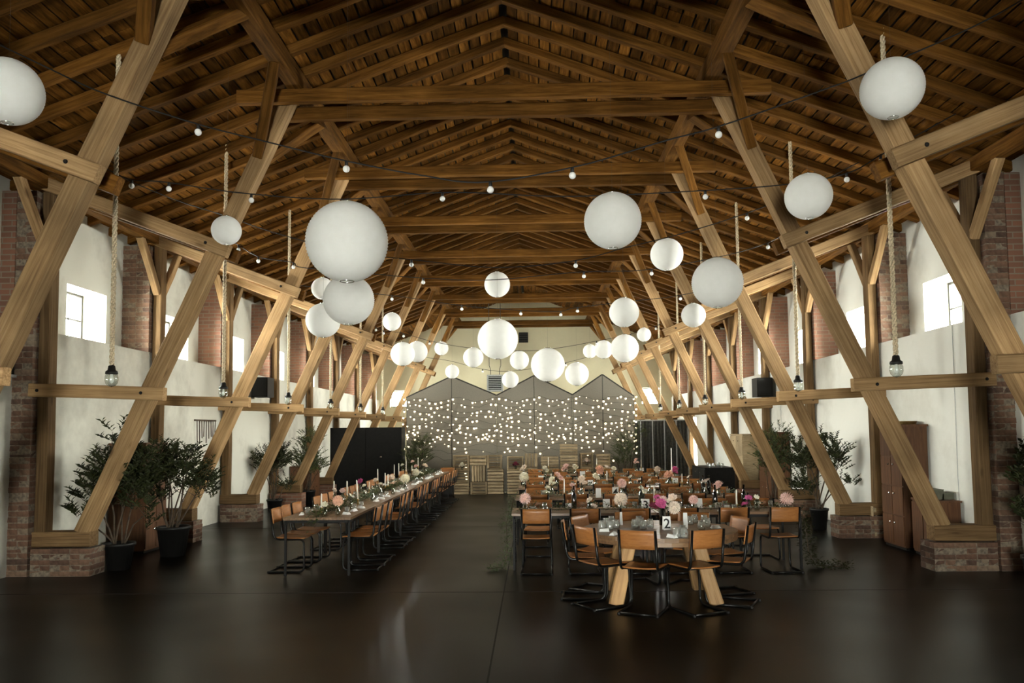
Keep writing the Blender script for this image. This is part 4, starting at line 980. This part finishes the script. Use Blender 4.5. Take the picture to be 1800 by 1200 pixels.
# round table -----------------------------------------------------
bq = at(1168, 925, Z=RZ)
hs = [(-0.10, -0.02, .22, .13, 'rose', M_WINE), (-0.02, -0.04, .25, .15, 'rose', M_MAGENTA), (0.01, 0.03, .29, .12, 'rose', M_PINK), (-0.05, 0.04, .31, .10, 'rose', M_MAGENTA), (0.13, -0.02, .20, .17, 'dahlia', M_BLUSH), (0.12, 0.02, .31, .12, 'rose', M_BLUSH), (0.04, -0.07, .22, .09, 'daisy', M_WHITE), (0.08, 0.05, .26, .10, 'rose', M_WHITE)]
posy((bq.x, bq.y+0.12, RZ), hs, 'big bouquet of magenta, wine and blush blooms on the round table', 'flowers on the round table', vase_b, 0.25, 14)
tent_card(1172, 933, 13.5, 23, [bq.y], .3, 'white number card two, standing on the round table', '2', z=RZ, group='table numbers')
tent_card(1205, 930, 7, 27, [bq.y+0.05], .25, 'tall narrow menu card right of the bouquet on the round table', None, z=RZ)
tent_card(1092, 922, 4, 22, [bq.y+0.15], .25, 'thin upright card left on the round table', None, z=RZ)
jars = [(1058, 931), (1066, 926), (1075, 922), (1083, 929), (1116, 928), (1123, 922), (1131, 930), (1143, 928), (1190, 944), (1200, 940), (1213, 922), (1221, 919), (1233, 931), (1243, 926), (1238, 920), (1072, 931), (1127, 925), (1206, 946)]
cc = Vector((RC.x, RC.y, 0))
for k, (px, py) in enumerate(jars):
    p = at(px, py, Z=RZ); d = Vector((p.x-RC.x, p.y-RC.y, 0))
    if d.length > RR-0.07: d = d.normalized()*(RR-0.07); p = Vector((RC.x+d.x, RC.y+d.y, RZ))
    t = thing('tealight_jar', (p.x, p.y, RZ), 'small clear jar with a white tealight on the round table, %s from the left' % ORD[[q[0] for q in sorted(jars)].index(px)], 'candle jar', 'tealight jars on the round table', random.uniform(0, 6))
    link('jar', jar_me, t); link('tealight', tea_me, t)
for k, (px, py, lab) in enumerate([(1062, 934, 'white napkin at the left of the round table'), (1078, 940, 'white napkin left of the nearest chair back'), (1190, 950, 'white napkin at the front of the round table'), (1258, 928, 'white napkin at the right of the round table')]):
    p = at(px, py, Z=RZ); d = Vector((p.x-RC.x, p.y-RC.y, 0)); d = d.normalized()*min(d.length, RR-0.1)
    tag(link('folded_napkin', nap_me, None, (RC.x+d.x, RC.y+d.y, RZ+0.0005), (0, 0, k*1.1)), lab, 'napkin', 'napkins on the round table')

# ------------------------------------------------------------------ plants
def plant(base, pr, ph, H, crowns, n, L, W, mat, lab, stems=5, bare=0.35):
    """potted shrub: tapering pot, soil, branching stems, leaves around the crown balls (dx, dy, z, rx, rz)"""
    t = thing('potted_shrub', base, lab, 'plant', 'potted shrubs along the walls')
    MB().lathe([(0.001, 0.0), (pr*0.74, 0.0), (pr*0.97, ph-0.04), (pr*1.05, ph-0.04), (pr*1.05, ph), (pr*0.95, ph), (pr*0.93, ph-0.05)], 18).build('pot', M_DARK, t, True)
    MB().lathe([(0.001, ph-0.05), (pr*0.94, ph-0.05)], 18).build('soil', M_SOIL, t)
    st, lf = MB(), MB()
    for k in range(stems):
        c = crowns[k % len(crowns)]; a = random.uniform(0, 2*PI)
        e = Vector((c[0]+math.cos(a)*c[3]*0.5, c[1]+math.sin(a)*c[3]*0.5, c[2]+random.uniform(-.1, .5)*c[4]))
        s0 = Vector((math.cos(a)*pr*0.3, math.sin(a)*pr*0.3, ph-0.05)); mid = s0.lerp(e, 0.5)+Vector((random.uniform(-.06, .06), random.uniform(-.06, .06), 0.05))
        st.tube([s0, s0.lerp(mid, .5)+Vector((random.uniform(-.03, .03), 0, 0)), mid, mid.lerp(e, .5), e], [.014, .012, .010, .007, .003], 6)
        for _ in range(4):
            b0 = mid.lerp(e, random.uniform(0, .8)); a2 = random.uniform(0, 2*PI)
            st.tube([b0, b0+Vector((math.cos(a2)*c[3]*.6, math.sin(a2)*c[3]*.6, random.uniform(.0, .5)*c[4]))], [.006, .002], 5)
    tot = sum(c[3]*c[3]*c[4] for c in crowns)
    for c in crowns:
        k_ = int(2.6*n*c[3]*c[3]*c[4]/tot)
        ntw = max(10, k_//14)
        for _ in range(ntw):                                   # leaves sit along twigs
            d = Vector((random.gauss(0, 1), random.gauss(0, 1), random.gauss(0, 1))).normalized(); r_ = random.uniform(0.25, 1.0)
            p = Vector((c[0]+d.x*c[3]*r_, c[1]+d.y*c[3]*r_, c[2]+d.z*c[4]*r_)); tw = (Vector((d.x, d.y, abs(d.z)*0.5+0.45))).normalized(); tl = random.uniform(.10, .22)
            st.tube([p, p+tw*tl], [.003, .0015], 4, False)
            for j in range(14):
                an = j*2.4; side = Vector((math.cos(an), math.sin(an), 0.35))
                lf.leaf(p+tw*tl*(j/13), side+tw*0.5, tw, L*random.uniform(.7, 1.2), W*random.uniform(.7, 1.15), 0.3)
    st.build('branches', M_BARK, t, True); tag(lf.build('foliage', mat, t), kind='stuff')
    return t
b = at(209, 1000, Z=0)
plant((b.x, b.y, 0), .20, .36, 2.1, [(0, 0, 1.25, .42, .42), (-.28, -.1, 1.05, .22, .28), (.25, .1, 1.2, .25, .5), (-.05, 0, 1.75, .14, .32), (-.5, -.1, .78, .10, .08), (.34, 0, .75, .14, .3)], 1500, .085, .032, M_LEAFD, 'tall dark shrub in a black pot before the left cupboard', 7)
b = at(304, 976, Z=0)
plant((b.x, b.y, 0), .24, .44, 1.7, [(0, 0, 1.30, .42, .33), (.42, 0, 1.10, .28, .30), (-.15, 0, 1.45, .2, .2), (.22, 0, 1.55, .14, .16), (-.3, .1, 1.0, .16, .3)], 1900, .06, .027, M_LEAFD, 'bushy dark shrub in a black pot before the second left plinth', 9)
b = at(474, 898, Z=0)
plant((b.x+0.2, b.y-0.25, 0), .18, .30, 1.6, [(-.15, 0, 1.15, .40, .36), (.1, 0, 1.3, .3, .3), (.3, -.1, .65, .2, .2)], 1400, .06, .026, M_LEAFD, 'dark shrub beside the third left plinth', 8)
b = at(528, 860, Y=20.75)
plant((b.x+0.15, b.y, 0), .24, .36, 1.9, [(0, 0, 1.15, .42, .4), (.12, 0, 1.65, .3, .36), (.3, 0, .95, .25, .25)], 1600, .06, .024, M_LEAF, 'olive-green shrub behind the near end of the long table', 7)
plant((-3.45, 23.7, 0), .22, .34, 1.8, [(0, 0, 1.15, .40, .5), (.12, 0, 1.5, .25, .3), (-.2, 0, .8, .3, .3)], 1300, .055, .02, M_LEAF, 'feathery green shrub at the left edge of the backdrop', 6)
plant((2.75, 23.6, 0), .22, .34, 2.1, [(0, 0, 1.3, .40, .5), (.3, 0, 1.75, .28, .3), (-.2, 0, 1.0, .3, .3)], 1200, .05, .02, M_LEAF, 'thin green shrub at the right edge of the backdrop', 6)
b = at(1360, 860, Y=17.7)
plant((b.x, b.y, 0), .2, .3, 1.9, [(0, 0, 1.2, .36, .5), (.15, 0, 1.6, .25, .35), (-.15, 0, 1.5, .2, .3)], 1500, .055, .022, M_LEAF, 'upright green shrub before the far right cupboard', 7)
b = at(1441, 930, Z=0)
plant((b.x, b.y, 0), .16, .38, 1.6, [(-.25, .1, 1.25, .26, .4), (.3, -.05, 1.35, .20, .33), (.34, -.05, 1.15, .13, .3), (.1, 0, 1.6, .2, .1), (-.2, .1, .75, .24, .2), (.55, -.1, .85, .1, .1)], 1500, .06, .027, M_LEAFD, 'dark shrub with a dense round crown by the right white wall', 8)
plant((5.75, 9.3, 0), .2, .34, 1.5, [(-.02, 0, 1.28, .22, .28), (-.04, -.1, .82, .22, .25)], 520, .09, .036, M_LEAFD, 'shrub cut off by the right edge of the frame', 6)

# ------------------------------------------------------------------ furniture and fittings
def cupboard(name, x0, x1, y0, y1, h, face, lab, rows_=4, mat=None, knobs=True, cat='cabinet'):
    """cupboard with panelled doors on the side 'face' (+1: +X, -1: -X, 0: -Y) and small knobs"""
    mat = mat or M_CABINET; t = thing(name, ((x0+x1)/2, (y0+y1)/2, 0), lab, cat); W, D = x1-x0, y1-y0
    MB().box((0, 0, h/2+0.02), (W, D, h-0.04)).build('carcass', mat, t); MB().box((0, 0, h-0.012), (W+0.03, D+0.03, 0.03)).build('top_board', mat, t); MB().box((0, 0, 0.02), (W-0.03, D-0.03, 0.04)).build('plinth_board', M_BLACK, t)
    for c in range(2):
        for r_ in range(rows_):
            z = 0.06+(h-0.1)*(r_+0.5)/rows_; hh = (h-0.1)/rows_-0.02
            if face: yy = -D/2+D*(c+0.5)/2; d = MB().box((face*(W/2+0.008), yy, z), (0.016, D/2-0.02, hh)).build('door', mat, t); kp = (face*(W/2+0.022), yy+(0.10 if c == 0 else -0.10), z+hh*.25)
            else: xx = -W/2+W*(c+0.5)/2; d = MB().box((xx, -D/2-0.008, z), (W/2-0.02, 0.016, hh)).build('door', mat, t); kp = (xx+(0.08 if c == 0 else -0.08), -D/2-0.022, z+hh*.25)
            if knobs: MB().ball(kp, 0.016, 8, 6).build('knob', M_CHROME, d)
    return t
XL, XR = XC-WALL_IN, XC+WALL_IN
b = at(1593, 968, Z=0)
cupboard('wardrobe', b.x, XR-0.03, b.y, b.y+0.72, 1.86, -1, 'tall reddish-brown wardrobe by the right wall behind the near strut')
t = thing('wire_basket', (b.x+0.22, b.y+0.3, 1.865), 'low wire tray on top of the tall wardrobe', 'tray')
MB().lathe([(.13, 0), (.15, .05), (.152, .05), (.132, 0)], 16).build('tray_wall', M_BRASS, t); MB().lathe([(.001, .002), (.13, .002)], 16).build('tray_base', M_BRASS, t)
cupboard('sideboard', XR-0.38, XR-0.03, b.y-0.85, b.y-0.20, 0.80, -1, 'low dark sideboard behind the near right strut', 1, M_CABINET, False)
for k, (dx, dz, s_, lab) in enumerate(((0.10, 0.0, .20, 'grey-green carton on the low dark sideboard'), (0.28, 0.0, .13, 'smaller carton beside the grey-green one'))):
    t = thing('carton', (XR-0.38+dx, b.y-0.52, 0.806), lab, 'box'); MB().box((0, 0, s_*.33), (s_*1.2, .3, s_*.66)).build('carton_body', plain('olive_card', (.10, .10, .07), .8), t); MB().box((0, 0, s_*.67), (s_*1.22, .31, .012)).build('lid', plain('olive_card_lid', (.12, .12, .085), .8), t)
p0 = at(1524, 945, Z=0)
for k in range(2):                                             # pallets leaning by the wardrobe
    t = thing('pallet', (p0.x+0.10+0.10*k, p0.y+0.25+0.1*k, 0), ('weathered pallet leaning before the wardrobe', 'second weathered pallet standing behind the first')[k], 'pallet')
    for q in range(5): MB().box((0, -.24+.12*q, .26), (.018, .085, .52)).build('board', M_CRATE, t)
    for z in (.06, .26, .46): MB().box((.03, 0, z), (.04, .60, .07)).build('batten', M_CRATE, t)
bl = at(236, 957, Z=0)
cupboard('wardrobe', XL+0.03, XL+0.60, 12.25, 12.95, 1.70, 1, 'dark brown wardrobe behind the tall left shrub')
cupboard('sideboard', XL+0.03, XL+0.55, 21.5, 22.5, 0.95, 1, 'low brown sideboard at the left wall behind the olive shrub', 2)
cupboard('tall_dresser', XR-0.45, XR-0.03, 18.45, 19.4, 1.75, -1, 'tall brown dresser behind the upright right shrub', 3)
cupboard('tall_dresser', XR-0.42, XR-0.03, 21.0, 22.3, 1.70, -1, 'brown dresser with open shelf near the far right piers', 3, M_CRATE)
cupboard('buffet', XR-1.5, XR-0.75, 20.6, 22.2, 0.85, -1, 'dark buffet between the far right plinths', 2, M_BLACK)
for k, (dx, dy) in enumerate(((-1.3, 20.9), (-1.15, 21.2), (-1.0, 20.85), (-1.2, 21.6), (-.95, 21.5))):
    tag(link('glass_jar', jar_me, None, (XR+dx, dy, 0.855)), 'small glass jar on the dark buffet, %s from the left' % ORD[[0, 2, 3, 1, 4][k]], 'jar', 'jars on the buffet')
# black partition left of the backdrop
t = thing('black_partition', (-5.0, 23.75, 0), 'large matt black cabin wall with double doors, left of the backdrop', 'partition')
MB().box((0, 0.35, 1.0), (2.14, 0.7, 2.0)).build('cabin_body', M_BLACK, t)
for s in (-1, 1):
    d = MB().box((s*0.525, -0.012, 1.0), (1.03, 0.024, 1.96)).build('door_leaf', M_BLACK, t)
    if s < 0: MB().ball((0.46, -0.05, 1.12), .035, 10, 8).build('knob', M_CHROME, t)
# grey curtain and bright side window at the far right
t = thing('grey_curtain', (4.25, 27.2, 0), 'dark grey curtain panels right of the backdrop', 'curtain')
for k in range(5):
    m = MB(); n_ = 10; x0 = -1.0+0.4*k
    vs = [(x0+0.39*i/n_, 0.04*math.sin(i*2.1+k), z) for z in (0.03, 2.15) for i in range(n_+1)]+[(x0+0.39*i/n_, 0.012+0.04*math.sin(i*2.1+k), z) for z in (0.03, 2.15) for i in range(n_+1)]
    q = n_+1; m.add(vs, [(i, i+1, q+i+1, q+i) for i in range(n_)]+[(2*q+i+1, 2*q+i, 3*q+i, 3*q+i+1) for i in range(n_)]); m.build('curtain_panel', M_GREYPANEL, t)
    MB().tube([(x0+0.395, -0.06, 0), (x0+0.395, -0.06, 2.15)], 0.018, 8).build('steel_pole', M_HEAT, t)
MB().tube([(-1.05, 0, 2.17), (1.05, 0, 2.17)], 0.02, 8).build('top_rail', M_HEAT, t)
# heater hanging before the gable
hp = at(870, 673, Y=27.5)
t = thing('fan_heater', hp, 'grey square louvred fan heater hanging above the backdrop', 'heater')
MB().box((0, .15, 0), (.56, .3, .58)).build('housing', M_HEAT, t); MB().box((0, -.01, 0), (.44, .03, .46)).build('dark_core', M_BLACK, t)
for k in range(7): MB().box((0, -.035, -.19+.063*k), (.43, .03, .02)).build('louvre', M_HEAT, t)
for sx in (-1, 1): MB().tube([(sx*.15, .15, .28), (sx*.16, .15, .5), (sx*.2, .15, .62), (sx*.2, .15, roof_z(hp.x+sx*.2-XC)+0.13-hp.z)], .012, 6).build('hanger', M_FRAME, t)
vp = at(920, 593, Y=Y1)
t = thing('gable_vent', (vp.x, Y1-0.001, vp.z), 'small dark square vent high in the far gable', 'vent')
MB().box((0, -.012, 0), (.40, .024, .44)).build('vent_plate', M_BLACK, t)
for k in range(4): MB().box((0, -.03, -.15+.1*k), (.36, .02, .03)).build('vent_slat', M_FRAME, t)
for k, xx in enumerate((-3.0, 2.3)):
    h = xx-XC; tag(beam('gable_post', (xx, Y1-0.09, 0), (xx, Y1-0.09, roof_z(h)), .14, .14, M_TIMBER), ('left', 'right')[k]+' slim timber post against the far gable', 'post', 'gable posts')
# wall speakers
for px, py, sgn, lab in ((462, 681, -1, 'black wall speaker above the left tie beams'), (1340, 681, 1, 'dark wall speaker above the right tie beams')):
    X_ = XC+sgn*(WALL_IN-0.02); p = at(px, py, X=X_-sgn*0.25); t = thing('wall_speaker', (p.x, p.y, p.z), lab, 'speaker', 'wall speakers')
    MB().box((0, 0, 0), (.38, .46, .46)).build('cabinet', M_BLACK, t); MB().box((-sgn*.005, -.235, 0), (.30, .012, .38)).build('grille', M_DARK, t); MB().box((sgn*.21, 0, -.10), (.06, .1, .1)).build('bracket', M_FRAME, t)
# stick rack on the left wall, conduits
p = at(361, 758, X=XL+0.03); t = thing('stick_rack', (XL+0.03, p.y, p.z), 'small rack of hanging sticks on the left white wall', 'rack')
MB().box((0, 0, .22), (.04, 1.0, .03)).build('rail', M_BARK, t)
for k in range(9): MB().tube([(.02, -.45+.112*k, .21), (.02, -.45+.112*k+random.uniform(-.03, .03), -.15+random.uniform(-.12, .1))], .009, 6).build('stick', M_BARK, t)
for px, zz, sgn, lab in ((1676, 3.24, 1, 'thin cable running down the right wall beside the wardrobe'), (399, 3.24, -1, 'thin grey conduit on the left wall past the second plinth'), (1370, 3.24, 1, 'thin grey conduit on the right wall behind the far strut')):
    X_ = XC+sgn*(WALL_IN-0.012); p = at(px, 640, X=X_)
    tag(MB().tube([(0, 0, 0), (0, .02, 1.2), (0, -.01, zz)], 0.0045, 6).build('wall_conduit', M_HEAT, None, True, (X_, p.y, 0)), lab, 'pipe', 'wall conduits')
v = at(4, 622, X=XC-WALL_NEAR+0.03)
t = thing('wall_shutter', (XC-WALL_NEAR+0.02, v.y, v.z), 'dark shutter on the left wall at the frame edge', 'shutter')
MB().box((0, 0, 0), (.03, .5, .5)).build('shutter_board', M_BLACK, t); MB().box((.02, 0, -.27), (.05, .56, .035)).build('shutter_sill', M_HEAT, t)
